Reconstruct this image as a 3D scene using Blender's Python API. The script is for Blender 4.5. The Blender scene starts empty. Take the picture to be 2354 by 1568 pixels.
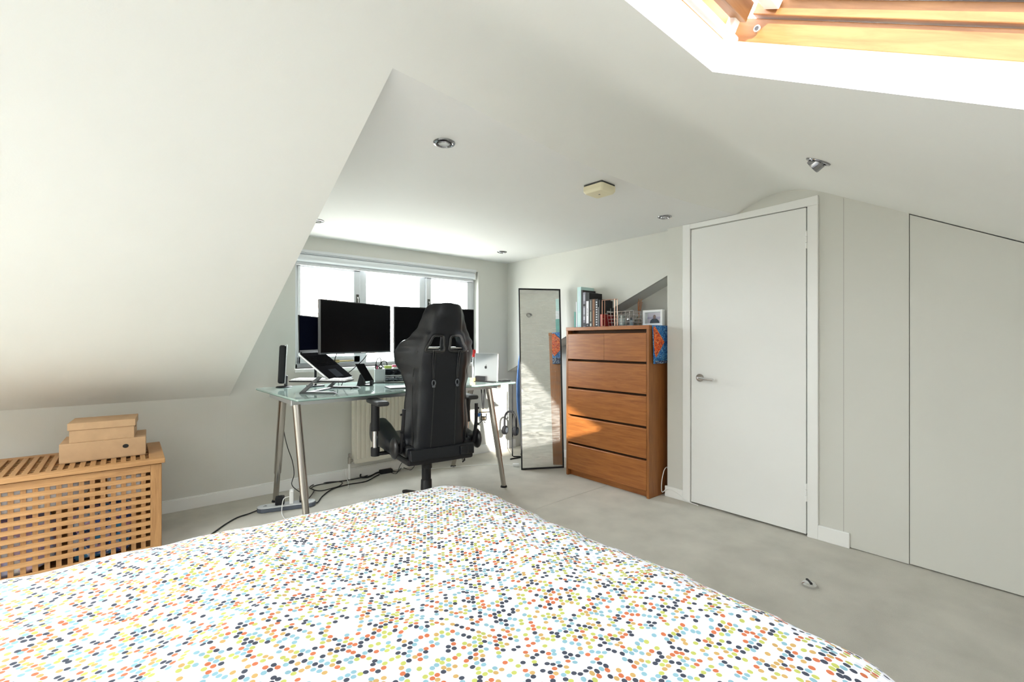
import bpy, bmesh, math, random
from math import sin, cos, pi, radians
from mathutils import Vector, Matrix, Euler, noise

random.seed(7)
SC = bpy.context.scene
COL = SC.collection

# ------------------------------------------------------------------ camera, sky, sun, exposure
cam_d = bpy.data.cameras.new('camera')
cam = bpy.data.objects.new('camera', cam_d)
COL.objects.link(cam)
cam.location = (0, 0, 1.117)
cam.rotation_euler = (radians(90), 0, radians(-39.8))
cam_d.sensor_width = 36
cam_d.lens = 1065.0 / 2354.0 * 36.0
cam_d.clip_start = 0.02
SC.camera = cam

SKY = 26.5
world = bpy.data.worlds.new('sky')
SC.world = world
world.use_nodes = True
wn = world.node_tree
wn.nodes.clear()
w_out = wn.nodes.new('ShaderNodeOutputWorld')
w_bg = wn.nodes.new('ShaderNodeBackground')
w_tc = wn.nodes.new('ShaderNodeTexCoord')
w_sep = wn.nodes.new('ShaderNodeSeparateXYZ')
w_ramp = wn.nodes.new('ShaderNodeValToRGB')
w_ramp.color_ramp.elements[0].position = 0.46
w_ramp.color_ramp.elements[0].color = (0.45, 0.44, 0.41, 1)
w_ramp.color_ramp.elements[1].position = 0.52
w_ramp.color_ramp.elements[1].color = (0.95, 0.97, 1.0, 1)
w_add = wn.nodes.new('ShaderNodeMath')
w_add.operation = 'MULTIPLY_ADD'
w_add.inputs[1].default_value = 0.5
w_add.inputs[2].default_value = 0.5
wn.links.new(w_tc.outputs['Generated'], w_sep.inputs[0])
wn.links.new(w_sep.outputs['Z'], w_add.inputs[0])
wn.links.new(w_add.outputs[0], w_ramp.inputs[0])
wn.links.new(w_ramp.outputs[0], w_bg.inputs['Color'])
w_bg.inputs['Strength'].default_value = SKY
wn.links.new(w_bg.outputs[0], w_out.inputs['Surface'])

sun_d = bpy.data.lights.new('sun', 'SUN')
sun_d.energy = 75.0
sun_d.angle = radians(0.8)
sun_d.color = (1.0, 0.94, 0.84)
sun = bpy.data.objects.new('sun', sun_d)
COL.objects.link(sun)
SUN_DIR = Vector((1.87, 3.0, -1.02)).normalized()
sun.rotation_euler = SUN_DIR.to_track_quat('-Z', 'Y').to_euler()
sun.location = (-6, -9, 6)


def portal(name, loc, normal, sx, sy):
    """A light portal in a window opening: guides sampling of the sky, adds no light."""
    l = bpy.data.lights.new(name, 'AREA')
    l.shape = 'RECTANGLE'
    l.size, l.size_y = sx, sy
    l.cycles.is_portal = True
    o = bpy.data.objects.new(name, l)
    COL.objects.link(o)
    o.location = loc
    o.rotation_euler = Vector(normal).to_track_quat('-Z', 'Y').to_euler()


portal('portal_window', (1.83, 3.90, 1.35), (0, -1, 0), 1.66, 0.9)
portal('portal_skylight', (0.74, 0.02, 1.66), (0, 0.471, -0.882), 0.8, 1.1)
portal('portal_added_window', (-1.45, 2.05, 1.63), (0, -0.435, -0.90), 1.5, 1.45)  # serves the added, unseen roof window

SC.view_settings.view_transform = 'Standard'
SC.view_settings.look = 'None'
SC.view_settings.gamma = 1.0
SC.view_settings.use_curve_mapping = False
SC.view_settings.exposure = 0.0
SC.cycles.max_bounces = 14
SC.cycles.diffuse_bounces = 8
SC.cycles.transparent_max_bounces = 16
SC.cycles.sample_clamp_indirect = 8.0
SC.cycles.use_denoising = True
SC.cycles.caustics_reflective = False
SC.cycles.caustics_refractive = False

# ------------------------------------------------------------------ materials
MATS = {}


def mat(name, col, rough=0.6, metal=0.0, spec=0.5, bump=0.0, bscale=200.0, vary=0.0, vscale=3.0, coat=0.0):
    if name in MATS:
        return MATS[name]
    m = bpy.data.materials.new(name)
    m.use_nodes = True
    nt = m.node_tree
    b = nt.nodes['Principled BSDF']
    b.inputs['Base Color'].default_value = (*col, 1)
    b.inputs['Roughness'].default_value = rough
    b.inputs['Metallic'].default_value = metal
    b.inputs['Specular IOR Level'].default_value = spec
    b.inputs['Coat Weight'].default_value = coat
    tc = nt.nodes.new('ShaderNodeTexCoord')
    if vary > 0:
        n = nt.nodes.new('ShaderNodeTexNoise')
        n.inputs['Scale'].default_value = vscale
        n.inputs['Detail'].default_value = 5
        nt.links.new(tc.outputs['Object'], n.inputs['Vector'])
        r = nt.nodes.new('ShaderNodeValToRGB')
        r.color_ramp.elements[0].position = 0.3
        r.color_ramp.elements[1].position = 0.7
        r.color_ramp.elements[0].color = (*[c * (1 - vary) for c in col], 1)
        r.color_ramp.elements[1].color = (*[min(1, c * (1 + vary)) for c in col], 1)
        nt.links.new(n.outputs['Fac'], r.inputs[0])
        nt.links.new(r.outputs[0], b.inputs['Base Color'])
    if bump > 0:
        n2 = nt.nodes.new('ShaderNodeTexNoise')
        n2.inputs['Scale'].default_value = bscale
        n2.inputs['Detail'].default_value = 3
        nt.links.new(tc.outputs['Object'], n2.inputs['Vector'])
        bp = nt.nodes.new('ShaderNodeBump')
        bp.inputs['Strength'].default_value = bump
        bp.inputs['Distance'].default_value = 0.01
        nt.links.new(n2.outputs['Fac'], bp.inputs['Height'])
        nt.links.new(bp.outputs[0], b.inputs['Normal'])
    MATS[name] = m
    return m


def wood(name, dark, light, axis='x', scale=6.0, rough=0.4, stretch=14.0, tilt=0.0):
    if name in MATS:
        return MATS[name]
    m = mat(name, light, rough)
    nt = m.node_tree
    b = nt.nodes['Principled BSDF']
    tc = nt.nodes.new('ShaderNodeTexCoord')
    mp = nt.nodes.new('ShaderNodeMapping')
    s = {'x': (1, stretch, stretch), 'y': (stretch, 1, stretch), 'z': (stretch, stretch, 1)}[axis]
    mp.inputs['Scale'].default_value = s
    mr = nt.nodes.new('ShaderNodeMapping')
    mr.inputs['Rotation'].default_value = (radians(tilt), 0, 0)
    nt.links.new(tc.outputs['Object'], mr.inputs['Vector'])
    nt.links.new(mr.outputs[0], mp.inputs['Vector'])
    n = nt.nodes.new('ShaderNodeTexNoise')
    n.inputs['Scale'].default_value = scale
    n.inputs['Detail'].default_value = 7
    n.inputs['Roughness'].default_value = 0.62
    n.inputs['Distortion'].default_value = 0.6
    nt.links.new(mp.outputs[0], n.inputs['Vector'])
    r = nt.nodes.new('ShaderNodeValToRGB')
    r.color_ramp.elements[0].position = 0.28
    r.color_ramp.elements[1].position = 0.72
    r.color_ramp.elements[0].color = (*dark, 1)
    r.color_ramp.elements[1].color = (*light, 1)
    nt.links.new(n.outputs['Fac'], r.inputs[0])
    nt.links.new(r.outputs[0], b.inputs['Base Color'])
    bp = nt.nodes.new('ShaderNodeBump')
    bp.inputs['Strength'].default_value = 0.08
    bp.inputs['Distance'].default_value = 0.004
    nt.links.new(n.outputs['Fac'], bp.inputs['Height'])
    nt.links.new(bp.outputs[0], b.inputs['Normal'])
    return m


def glass(name, tint=(0.97, 0.99, 0.98), refl=0.06):
    if name in MATS:
        return MATS[name]
    m = bpy.data.materials.new(name)
    m.use_nodes = True
    nt = m.node_tree
    nt.nodes.clear()
    o = nt.nodes.new('ShaderNodeOutputMaterial')
    t = nt.nodes.new('ShaderNodeBsdfTransparent')
    t.inputs['Color'].default_value = (*tint, 1)
    g = nt.nodes.new('ShaderNodeBsdfGlossy')
    g.inputs['Roughness'].default_value = 0.02
    mx = nt.nodes.new('ShaderNodeMixShader')
    mx.inputs[0].default_value = refl
    nt.links.new(t.outputs[0], mx.inputs[1])
    nt.links.new(g.outputs[0], mx.inputs[2])
    nt.links.new(mx.outputs[0], o.inputs['Surface'])
    MATS[name] = m
    return m


def vmath(nt, op, a=None, b=None):
    n = nt.nodes.new('ShaderNodeVectorMath')
    n.operation = op
    for i, x in enumerate((a, b)):
        if x is None:
            continue
        if isinstance(x, (tuple, list)):
            n.inputs[i].default_value = x
        else:
            nt.links.new(x, n.inputs[i])
    return n


def fmath(nt, op, a=None, b=None, c=None):
    n = nt.nodes.new('ShaderNodeMath')
    n.operation = op
    for i, x in enumerate((a, b, c)):
        if x is None:
            continue
        if isinstance(x, (int, float)):
            n.inputs[i].default_value = x
        else:
            nt.links.new(x, n.inputs[i])
    return n.outputs[0]


def duvet_material():
    m = mat('dotted_cotton', (0.76, 0.77, 0.81), 0.85)
    nt = m.node_tree
    b = nt.nodes['Principled BSDF']
    uv = nt.nodes.new('ShaderNodeTexCoord')
    P = 0.0106
    cellv = (P, P * 1.7320508, 1)
    base = vmath(nt, 'DIVIDE', uv.outputs['UV'], cellv).outputs[0]
    total_col = None
    layers = []
    for off in ((0, 0, 0), (0.5, 0.5, 0)):
        p = vmath(nt, 'ADD', base, off).outputs[0]
        cell = vmath(nt, 'FLOOR', p).outputs[0]
        fr = vmath(nt, 'FRACTION', p).outputs[0]
        d = vmath(nt, 'SUBTRACT', fr, (0.5, 0.5, 0)).outputs[0]
        jn = nt.nodes.new('ShaderNodeTexWhiteNoise')
        jn.noise_dimensions = '3D'
        nt.links.new(vmath(nt, 'ADD', cell, (off[0] * 17.0 + 3.5, off[1] * 51.0, 2.5)).outputs[0], jn.inputs['Vector'])
        jit = vmath(nt, 'MULTIPLY', vmath(nt, 'SUBTRACT', jn.outputs['Color'], (.5, .5, .5)).outputs[0], (.22, .16, 0)).outputs[0]
        d = vmath(nt, 'ADD', d, jit).outputs[0]
        d = vmath(nt, 'MULTIPLY', d, (P, P * 1.7320508, 0)).outputs[0]
        ln = vmath(nt, 'LENGTH', d)
        dist = ln.outputs['Value']
        ins = fmath(nt, 'LESS_THAN', dist, 0.0045)
        cid = vmath(nt, 'ADD', cell, (off[0] * 37.0, off[1] * 91.0, 5.5)).outputs[0]
        wnz = nt.nodes.new('ShaderNodeTexWhiteNoise')
        wnz.noise_dimensions = '3D'
        nt.links.new(cid, wnz.inputs['Vector'])
        ramp = nt.nodes.new('ShaderNodeValToRGB')
        cr = ramp.color_ramp
        cr.interpolation = 'CONSTANT'
        stops = [(0.0, (0.76, 0.77, 0.81)), (0.26, (0.63, 0.64, 0.72)), (0.46, (0.035, 0.042, 0.065)),
                 (0.59, (0.47, 0.125, 0.05)), (0.685, (0.20, 0.36, 0.43)), (0.81, (0.40, 0.42, 0.10)),
                 (0.92, (0.46, 0.29, 0.10))]
        cr.elements[0].position, cr.elements[0].color = stops[0][0], (*stops[0][1], 1)
        cr.elements[1].position, cr.elements[1].color = stops[1][0], (*stops[1][1], 1)
        for ps, c in stops[2:]:
            e = cr.elements.new(ps)
            e.color = (*c, 1)
        nt.links.new(wnz.outputs['Value'], ramp.inputs[0])
        layers.append((ins, ramp.outputs[0]))
    prev = None
    for ins, c in layers:
        mx = nt.nodes.new('ShaderNodeMix')
        mx.data_type = 'RGBA'
        nt.links.new(ins, mx.inputs['Factor'])
        if prev is None:
            mx.inputs['A'].default_value = (0.76, 0.77, 0.81, 1)
        else:
            nt.links.new(prev, mx.inputs['A'])
        nt.links.new(c, mx.inputs['B'])
        prev = mx.outputs['Result']
    nt.links.new(prev, b.inputs['Base Color'])
    bn = nt.nodes.new('ShaderNodeTexNoise')
    bn.inputs['Scale'].default_value = 16
    bn.inputs['Detail'].default_value = 4
    nt.links.new(uv.outputs['UV'], bn.inputs['Vector'])
    bp = nt.nodes.new('ShaderNodeBump')
    bp.inputs['Strength'].default_value = .55
    bp.inputs['Distance'].default_value = .012
    nt.links.new(bn.outputs['Fac'], bp.inputs['Height'])
    nt.links.new(bp.outputs[0], b.inputs['Normal'])
    return m


WALL = mat('sage_grey_paint', (0.655, 0.65, 0.61), 0.75, bump=0.03, bscale=220, vary=0.015, vscale=2)
CEIL = mat('white_ceiling_paint', (0.76, 0.76, 0.75), 0.8, bump=0.03, bscale=160, vary=0.015, vscale=1.5)
VAULT = mat('off_white_slope_paint', (0.82, 0.82, 0.79), 0.8, bump=0.03, bscale=160, vary=0.015, vscale=1.5)
WHITE = mat('white_gloss_paint', (0.86, 0.86, 0.85), 0.35)
DOORM = mat('white_satin_door', (0.83, 0.83, 0.82), 0.45, vary=0.01, vscale=2)
PVC = mat('white_pvc', (0.70, 0.72, 0.75), 0.35)
DARKGAP = mat('dark_gap', (0.02, 0.02, 0.018), 0.9)
CARPET = mat('grey_beige_carpet', (0.68, 0.655, 0.595), 0.95, spec=0.1, bump=0.6, bscale=700, vary=0.09, vscale=5)
BLACK = mat('black_plastic', (0.012, 0.012, 0.014), 0.5, spec=0.3)
SCREEN = mat('black_screen', (0.003, 0.003, 0.004), 0.3, spec=0.08)
LEATHER = mat('black_leather', (0.006, 0.007, 0.010), 0.32, spec=0.36, bump=0.10, bscale=260)
CHROME = mat('chrome', (0.75, 0.75, 0.76), 0.12, 1.0)
STEEL = mat('brushed_steel', (0.48, 0.45, 0.42), 0.25, 1.0)
SILVER = mat('silver_aluminium', (0.66, 0.68, 0.71), 0.35, 0.85)
DARKGREY = mat('dark_grey_plastic', (0.08, 0.09, 0.105), 0.5)
CARD = mat('brown_cardboard', (0.46, 0.30, 0.17), 0.8, vary=0.07, vscale=18)
CARD2 = mat('darker_cardboard_inside', (0.30, 0.18, 0.09), 0.85)
TEAK = wood('orange_veneer_along_y', (0.24, 0.075, 0.018), (0.42, 0.155, 0.038), 'y', 5, 0.38)
TEAKZ = wood('orange_veneer_upright', (0.22, 0.075, 0.018), (0.37, 0.14, 0.036), 'z', 5, 0.4)
TEAKX = wood('orange_veneer_along_x', (0.25, 0.10, 0.03), (0.42, 0.19, 0.07), 'x', 5, 0.4)
ACACIA = wood('acacia_along_x', (0.30, 0.145, 0.052), (0.49, 0.27, 0.11), 'x', 7, 0.5)
ACACIAY = wood('acacia_along_y', (0.28, 0.14, 0.052), (0.45, 0.25, 0.105), 'y', 7, 0.5)
ACACIAZ = wood('acacia_upright', (0.27, 0.13, 0.045), (0.44, 0.235, 0.092), 'z', 7, 0.5)
PINE = wood('varnished_pine_along_x', (0.25, 0.10, 0.032), (0.42, 0.20, 0.075), 'x', 3, 0.4, 18)
PINEY = wood('varnished_pine_down_slope', (0.25, 0.10, 0.032), (0.42, 0.20, 0.075), 'y', 3, 0.4, 18, tilt=-28.1)
GLASS = glass('window_glass')
DESKGLASS = mat('pale_green_back_painted_glass', (0.42, 0.56, 0.53), 0.07, spec=0.6, coat=0.3)
GLASSEDGE = mat('green_glass_edge', (0.10, 0.22, 0.19), 0.15)
MIRROR = mat('mirror_silvering', (0.85, 0.88, 0.87), 0.0, 1.0)
CREAMP = mat('cream_aged_plastic', (0.76, 0.70, 0.50), 0.45)
RADP = mat('cream_radiator_enamel', (0.74, 0.71, 0.62), 0.4)


# ------------------------------------------------------------------ geometry helpers
class G:
    """Collects shapes in one bmesh, in world (or local) coordinates."""

    def __init__(self):
        self.bm = bmesh.new()

    def _add(self, tmp, M):
        me = bpy.data.meshes.new('tmp')
        tmp.transform(M)
        tmp.to_mesh(me)
        tmp.free()
        self.bm.from_mesh(me)
        bpy.data.meshes.remove(me)
        return self

    def box(self, c, s, rot=None, M=None):
        t = bmesh.new()
        bmesh.ops.create_cube(t, size=1)
        m = Matrix.Translation(c)
        if rot is not None:
            m = m @ (rot.to_matrix().to_4x4() if isinstance(rot, Euler) else rot)
        m = m @ Matrix.Diagonal((*s, 1))
        if M is not None:
            m = M @ m
        return self._add(t, m)

    def b(self, x0, x1, y0, y1, z0, z1):
        return self.box(((x0 + x1) / 2, (y0 + y1) / 2, (z0 + z1) / 2), (x1 - x0, y1 - y0, z1 - z0))

    def cyl(self, p0, p1, r0, r1=None, seg=16):
        p0, p1 = Vector(p0), Vector(p1)
        r1 = r0 if r1 is None else r1
        t = bmesh.new()
        d = p1 - p0
        bmesh.ops.create_cone(t, cap_ends=True, segments=seg, radius1=r0, radius2=r1, depth=d.length)
        q = d.to_track_quat('Z', 'Y').to_matrix().to_4x4()
        return self._add(t, Matrix.Translation((p0 + p1) / 2) @ q)

    def ball(self, c, s, seg=16, rot=None):
        t = bmesh.new()
        bmesh.ops.create_uvsphere(t, u_segments=seg, v_segments=max(6, seg // 2), radius=1)
        m = Matrix.Translation(c)
        if rot is not None:
            m = m @ rot.to_matrix().to_4x4()
        if isinstance(s, (int, float)):
            s = (s, s, s)
        return self._add(t, m @ Matrix.Diagonal((*s, 1)))

    def lathe(self, prof, c=(0, 0, 0), seg=24, M=None):
        """prof: [(r, z)]"""
        t = bmesh.new()
        rings = []
        for r, z in prof:
            rings.append([t.verts.new((r * cos(2 * pi * i / seg), r * sin(2 * pi * i / seg), z)) for i in range(seg)])
        for a, b_ in zip(rings[:-1], rings[1:]):
            for i in range(seg):
                j = (i + 1) % seg
                t.faces.new((a[i], a[j], b_[j], b_[i]))
        t.faces.new(rings[0][::-1])
        t.faces.new(rings[-1])
        m = Matrix.Translation(c)
        if M is not None:
            m = m @ M
        return self._add(t, m)

    def tube(self, pts, r, seg=8, smooth=True, n=6, closed=False):
        pts = [Vector(p) for p in pts]
        if smooth and len(pts) > 2:
            out = []
            N = len(pts)
            rng = range(N) if closed else range(N - 1)
            for i in rng:
                p0 = pts[(i - 1) % N] if (closed or i > 0) else pts[0]
                p1, p2 = pts[i], pts[(i + 1) % N]
                p3 = pts[(i + 2) % N] if (closed or i + 2 < N) else pts[-1]
                for k in range(n):
                    u = k / n
                    out.append(0.5 * ((2 * p1) + (p2 - p0) * u + (2 * p0 - 5 * p1 + 4 * p2 - p3) * u * u
                                      + (3 * p1 - p0 - 3 * p2 + p3) * u ** 3))
            if not closed:
                out.append(pts[-1])
            pts = out
        t = self.bm
        rings = []
        N = len(pts)
        prev = None
        for i, p in enumerate(pts):
            a = pts[i - 1] if (i > 0 or closed) else p
            c = pts[(i + 1) % N] if (i < N - 1 or closed) else p
            d = (c - a)
            if d.length < 1e-9:
                d = Vector((0, 0, 1))
            d.normalize()
            if prev is None:
                u = d.orthogonal().normalized()
            else:
                u = (prev - d * prev.dot(d))
                u = u.normalized() if u.length > 1e-6 else d.orthogonal().normalized()
            prev = u
            v = d.cross(u)
            rings.append([t.verts.new(p + (u * cos(2 * pi * k / seg) + v * sin(2 * pi * k / seg)) * r) for k in range(seg)])
        rr = list(zip(rings[:-1], rings[1:]))
        if closed:
            rr.append((rings[-1], rings[0]))
        for a, c in rr:
            for k in range(seg):
                j = (k + 1) % seg
                t.faces.new((a[k], a[j], c[j], c[k]))
        if not closed:
            t.faces.new(rings[0][::-1])
            t.faces.new(rings[-1])
        return self

    def poly(self, pts):
        self.bm.faces.new([self.bm.verts.new(p) for p in pts])
        return self

    def prism(self, pts, d):
        """polygon pts extruded by the vector d"""
        d = Vector(d)
        a = [self.bm.verts.new(p) for p in pts]
        b = [self.bm.verts.new(Vector(p) + d) for p in pts]
        self.bm.faces.new(a[::-1])
        self.bm.faces.new(b)
        n = len(a)
        for i in range(n):
            j = (i + 1) % n
            self.bm.faces.new((a[i], a[j], b[j], b[i]))
        return self

    def build(self, name, m, parent=None, loc=None, local=False, bevel=0.0, smooth=False, sub=0, recalc=True, seg=2):
        if recalc:
            bmesh.ops.recalc_face_normals(self.bm, faces=self.bm.faces)
        me = bpy.data.meshes.new(name)
        self.bm.to_mesh(me)
        self.bm.free()
        me.materials.append(m)
        o = bpy.data.objects.new(name, me)
        COL.objects.link(o)
        if parent is not None:
            o.parent = parent
            W[o] = W[parent]
            if not local:
                me.transform(W[parent].inverted())
        else:
            L = Matrix.Translation(loc) if loc is not None else Matrix()
            W[o] = L
            o.matrix_world = L
            if not local:
                me.transform(L.inverted())
        if smooth:
            for p in me.polygons:
                p.use_smooth = True
            if smooth != 'all' and not sub:
                try:
                    me.set_sharp_from_angle(angle=radians(40))
                except Exception:
                    pass
        if bevel > 0:
            md = o.modifiers.new('bevel', 'BEVEL')
            md.width = bevel
            md.segments = seg
            md.limit_method = 'ANGLE'
            md.angle_limit = radians(35)
        if sub:
            md = o.modifiers.new('subdivision', 'SUBSURF')
            md.levels = md.render_levels = sub
        return o


W = {}


def thing(name, label, cat, loc=(0, 0, 0), rz=0.0, group=None):
    o = bpy.data.objects.new(name, None)
    o.empty_display_size = 0.05
    COL.objects.link(o)
    o.location = loc
    o.rotation_euler = (0, 0, rz)
    W[o] = Matrix.Translation(loc) @ Matrix.Rotation(rz, 4, 'Z')
    return tag(o, label, cat, group)


def tag(o, label, cat, group=None):
    o['label'] = label
    o['category'] = cat
    if group:
        o['group'] = group
    return o


def struct(o):
    o['kind'] = 'structure'
    return o


def lab(o, text):
    o['label'] = text
    return o


def copy_child(o, parent, loc=None):
    c = o.copy()
    COL.objects.link(c)
    c.parent = parent
    if loc is not None:
        c.location = loc
    W[c] = W.get(parent, Matrix())
    return c


# camera-space helpers used only to work out where things of the photograph stand in the room
TH = radians(39.8)
FW = Vector((sin(TH), cos(TH), 0))
RT = Vector((cos(TH), -sin(TH), 0))


def at(u, v, depth):
    return Vector((0, 0, 1.117)) + (FW + RT * ((u - 1177) / 1065.0) - Vector((0, 0, 1)) * ((v - 784) / 1065.0)) * depth


def ray(u, v):
    return FW + RT * ((u - 1177) / 1065.0) - Vector((0, 0, 1)) * ((v - 784) / 1065.0)


def on_z(u, v, z):
    d = ray(u, v)
    return Vector((0, 0, 1.117)) + d * ((z - 1.117) / d.z)


def on_y(u, v, y):
    d = ray(u, v)
    return Vector((0, 0, 1.117)) + d * (y / d.y)


def on_x(u, v, x):
    d = ray(u, v)
    return Vector((0, 0, 1.117)) + d * (x / d.x)


# ------------------------------------------------------------------ room shell
YW = 3.745      # window wall
XD = 3.00       # door wall
XC = 3.06       # dormer cheek
XN = 3.25       # back of the eaves niche
ZC = 1.925      # dormer ceiling
XL = -2.6
YB = -1.40
EDGE = [(0.607, 1.280), (0.762, 1.300), (0.93, 1.322), (1.187, 1.364), (1.479, 1.409), (1.804, 1.429),
        (2.184, 1.436), (2.59, 1.409), (3.0, 1.355), (3.3, 1.31)]


def y_edge(x):
    if x <= EDGE[0][0]:
        return EDGE[0][1]
    for (xa, ya), (xb, yb) in zip(EDGE[:-1], EDGE[1:]):
        if x <= xb:
            return ya + (yb - ya) * (x - xa) / (xb - xa)
    return EDGE[-1][1]


def z_vault(x, y):
    zl = ZC + 0.4828 * (y_edge(x) - y)
    zr = 1.482 + 0.534 * y
    k = 0.216
    h = max(k - abs(zl - zr), 0.0) / k
    return min(zl, zr) - h * h * k * 0.25


# floor (runs on into the niche under the eaves)
g = G()
g.poly([(XL, YB, 0), (XD + .02, YB, 0), (XD + .02, 1.85, 0), (XN + .01, 1.85, 0), (XN + .01, YW, 0), (XL, YW, 0)])
struct(g.build('floor', CARPET))

# lower slope beside the dormer, with a hole for the unseen roof window added to light the room
RW = (-2.20, -0.70, 1.40, 2.70)
g = G()
xs = [XL, RW[0], RW[1], 0.0, None]
ys = [YW, 3.1, RW[3], RW[2], 1.28]
vs = {}
for i, x in enumerate(xs):
    for j, y in enumerate(ys):
        xx = x if x is not None else 0.553 + (0.607 - 0.553) * (YW - y) / (YW - 1.28)
        vs[i, j] = g.bm.verts.new((xx, y, ZC + 0.4828 * (1.28 - y)))
for i in range(len(xs) - 1):
    for j in range(len(ys) - 1):
        if i == 1 and j == 2:
            continue
        g.bm.faces.new((vs[i, j], vs[i + 1, j], vs[i + 1, j + 1], vs[i, j + 1]))
struct(g.build('ceiling_slope', VAULT))

# vault: the slopes meeting over the bed, with the skylight opening
SKX = {0.26: None, 1.14: None}
g = G()
xs = [XL, -1.5, -0.5, 0.26, 0.45, 0.607, 0.762, 0.93, 1.14, 1.187, 1.30, 1.479, 1.65, 1.804, 2.0, 2.184, 2.4, 2.59, 2.8, 3.0, 3.055]
NY = 26
rows_y = [1.26 - 0.69 * k / NY for k in range(NY + 1)]     # 1.26 .. 0.57
rows_y += [0.45, 0.3, 0.1, -0.15, -0.42, -0.9, YB]
vs = {}


def sky_x(y):     # right-hand side of the opening, a little out of square
    return 1.114 + (0.566 - y) * 0.0965


for i, x in enumerate(xs):
    vs[i, -1] = g.bm.verts.new((x, y_edge(x), ZC))
    for j, y in enumerate(rows_y):
        xx = x
        if x in (1.14, 1.187) and y <= 0.58:
            xx = sky_x(y) + (0.04 if x > 1.15 else 0)
        yy = y_edge(x) + (0.55 - y_edge(x)) * (j + 1) / (NY + 1) if j < NY else y
        if j == NY:
            yy = 0.527 + 0.035 * (xx - 0.26) / 0.85 if 0.2 < x < 1.2 else 0.55
        vs[i, j] = g.bm.verts.new((xx, yy, z_vault(xx, yy)))
iA, iB = xs.index(0.26), xs.index(1.14)
jA, jB = NY, rows_y.index(-0.42)
for i in range(len(xs) - 1):
    for j in range(-1, len(rows_y) - 1):
        if iA <= i < iB and jA <= j < jB:
            continue
        g.bm.faces.new((vs[i, j], vs[i + 1, j], vs[i + 1, j + 1], vs[i, j + 1]))
hole = [vs[iA, jA].co.copy(), vs[iB, jA].co.copy(), vs[iB, jB].co.copy(), vs[iA, jB].co.copy()]
o = struct(g.build('ceiling', VAULT, smooth='all'))

# dormer ceiling and the dormer's left cheek
g = G()
pts = [(x, y, ZC) for x, y in EDGE[:-1]] + [(XC + .3, 1.355, ZC), (XC + .3, YW, ZC), (0.585, YW, ZC)]
g.poly(pts)
struct(g.build('ceiling', CEIL))
g = G()
g.poly([(0.607, 1.28, ZC), (0.585, YW, ZC), (0.553, YW, ZC + .4828 * (1.28 - YW))])
struct(g.build('wall_cheek_left', WALL))

# window wall with its opening
WX0, WX1, WZ0, WZ1 = 0.985, 2.685, 0.905, 1.800
g = G()
g.poly([(XL, YW, 0), (0.553, YW, 0), (0.553, YW, .735), (XL, YW, .735)])
g.poly([(0.553, YW, 0), (WX0, YW, 0), (WX0, YW, ZC), (0.553, YW, ZC)])
g.poly([(WX0, YW, 0), (WX1, YW, 0), (WX1, YW, WZ0), (WX0, YW, WZ0)])
g.poly([(WX0, YW, WZ1), (WX1, YW, WZ1), (WX1, YW, ZC), (WX0, YW, ZC)])
g.poly([(WX1, YW, 0), (XC, YW, 0), (XC, YW, ZC), (WX1, YW, ZC)])
g.poly([(XC, YW, 0), (XN + .01, YW, 0), (XN + .01, YW, 1.0), (XC, YW, 1.0)])
D = 0.16
for a, c in (((WX0, WZ0), (WX0, WZ1)), ((WX0, WZ1), (WX1, WZ1)), ((WX1, WZ1), (WX1, WZ0)), ((WX1, WZ0), (WX0, WZ0))):
    g.poly([(a[0], YW, a[1]), (c[0], YW, c[1]), (c[0], YW + D, c[1]), (a[0], YW + D, a[1])])
struct(g.build('wall_window', WALL, recalc=False))

# dormer cheek above the niche, niche ceiling, back and side
zs = lambda y: 1.349 + 0.43 * (2.468 - y)
g = G()
g.prism([(XC, 1.85, zs(1.85)), (XC, YW, zs(YW)), (XC, YW, ZC), (XC, 1.85, ZC)], (0.02, 0, 0))
struct(g.build('wall_cheek', WALL))
g = G()
g.poly([(XC, 1.85, zs(1.85)), (XC, YW, zs(YW)), (XN, YW, zs(YW)), (XN, 1.85, zs(1.85))])
struct(g.build('ceiling_niche', WALL))
g = G()
g.poly([(XN, 1.85, 0), (XN, YW, 0), (XN, YW, 1.2), (XN, 1.85, 1.75)])
g.poly([(XD, 1.85, 0), (XN, 1.85, 0), (XN, 1.85, 1.75), (XD, 1.85, ZC)])
struct(g.build('wall_niche', WALL))

# door wall: strip, over-door and the built-in cupboard run
DY0, DY1, DZ = 0.955, 1.664, 1.885
g = G()
g.poly([(XD, DY1, 0), (XD, 1.85, 0), (XD, 1.85, ZC + .05), (XD, DY1, ZC + .05)])
g.poly([(XD, DY0, DZ), (XD, DY1, DZ), (XD, DY1, 2.08), (XD, DY0, 2.08)])
g.poly([(XD, 0.782, 0), (XD, DY0, 0), (XD, DY0, 2.08), (XD, 0.782, 2.05)])
# next mesh: added dark backing, keeps outside light out of the door gaps
struct(g.build('wall_door', WALL))
g = G()
g.b(XD + .045, XD + .065, YB - .05, 1.849, -.06, 2.3)
g.b(XD + .001, XD + .045, YB - .05, 1.849, -.06, -.001)
g.b(XD + .001, XD + .045, YB - .05, YB - .01, -.06, 2.3)
g.b(XD + .001, XD + .045, 1.835, 1.849, -.06, 2.3)
g.b(XD + .001, XD + .045, YB - .05, 1.849, 2.10, 2.3)
struct(g.build('light_block_backing', DARKGAP))
zt = lambda y: 1.482 + 0.534 * y
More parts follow.
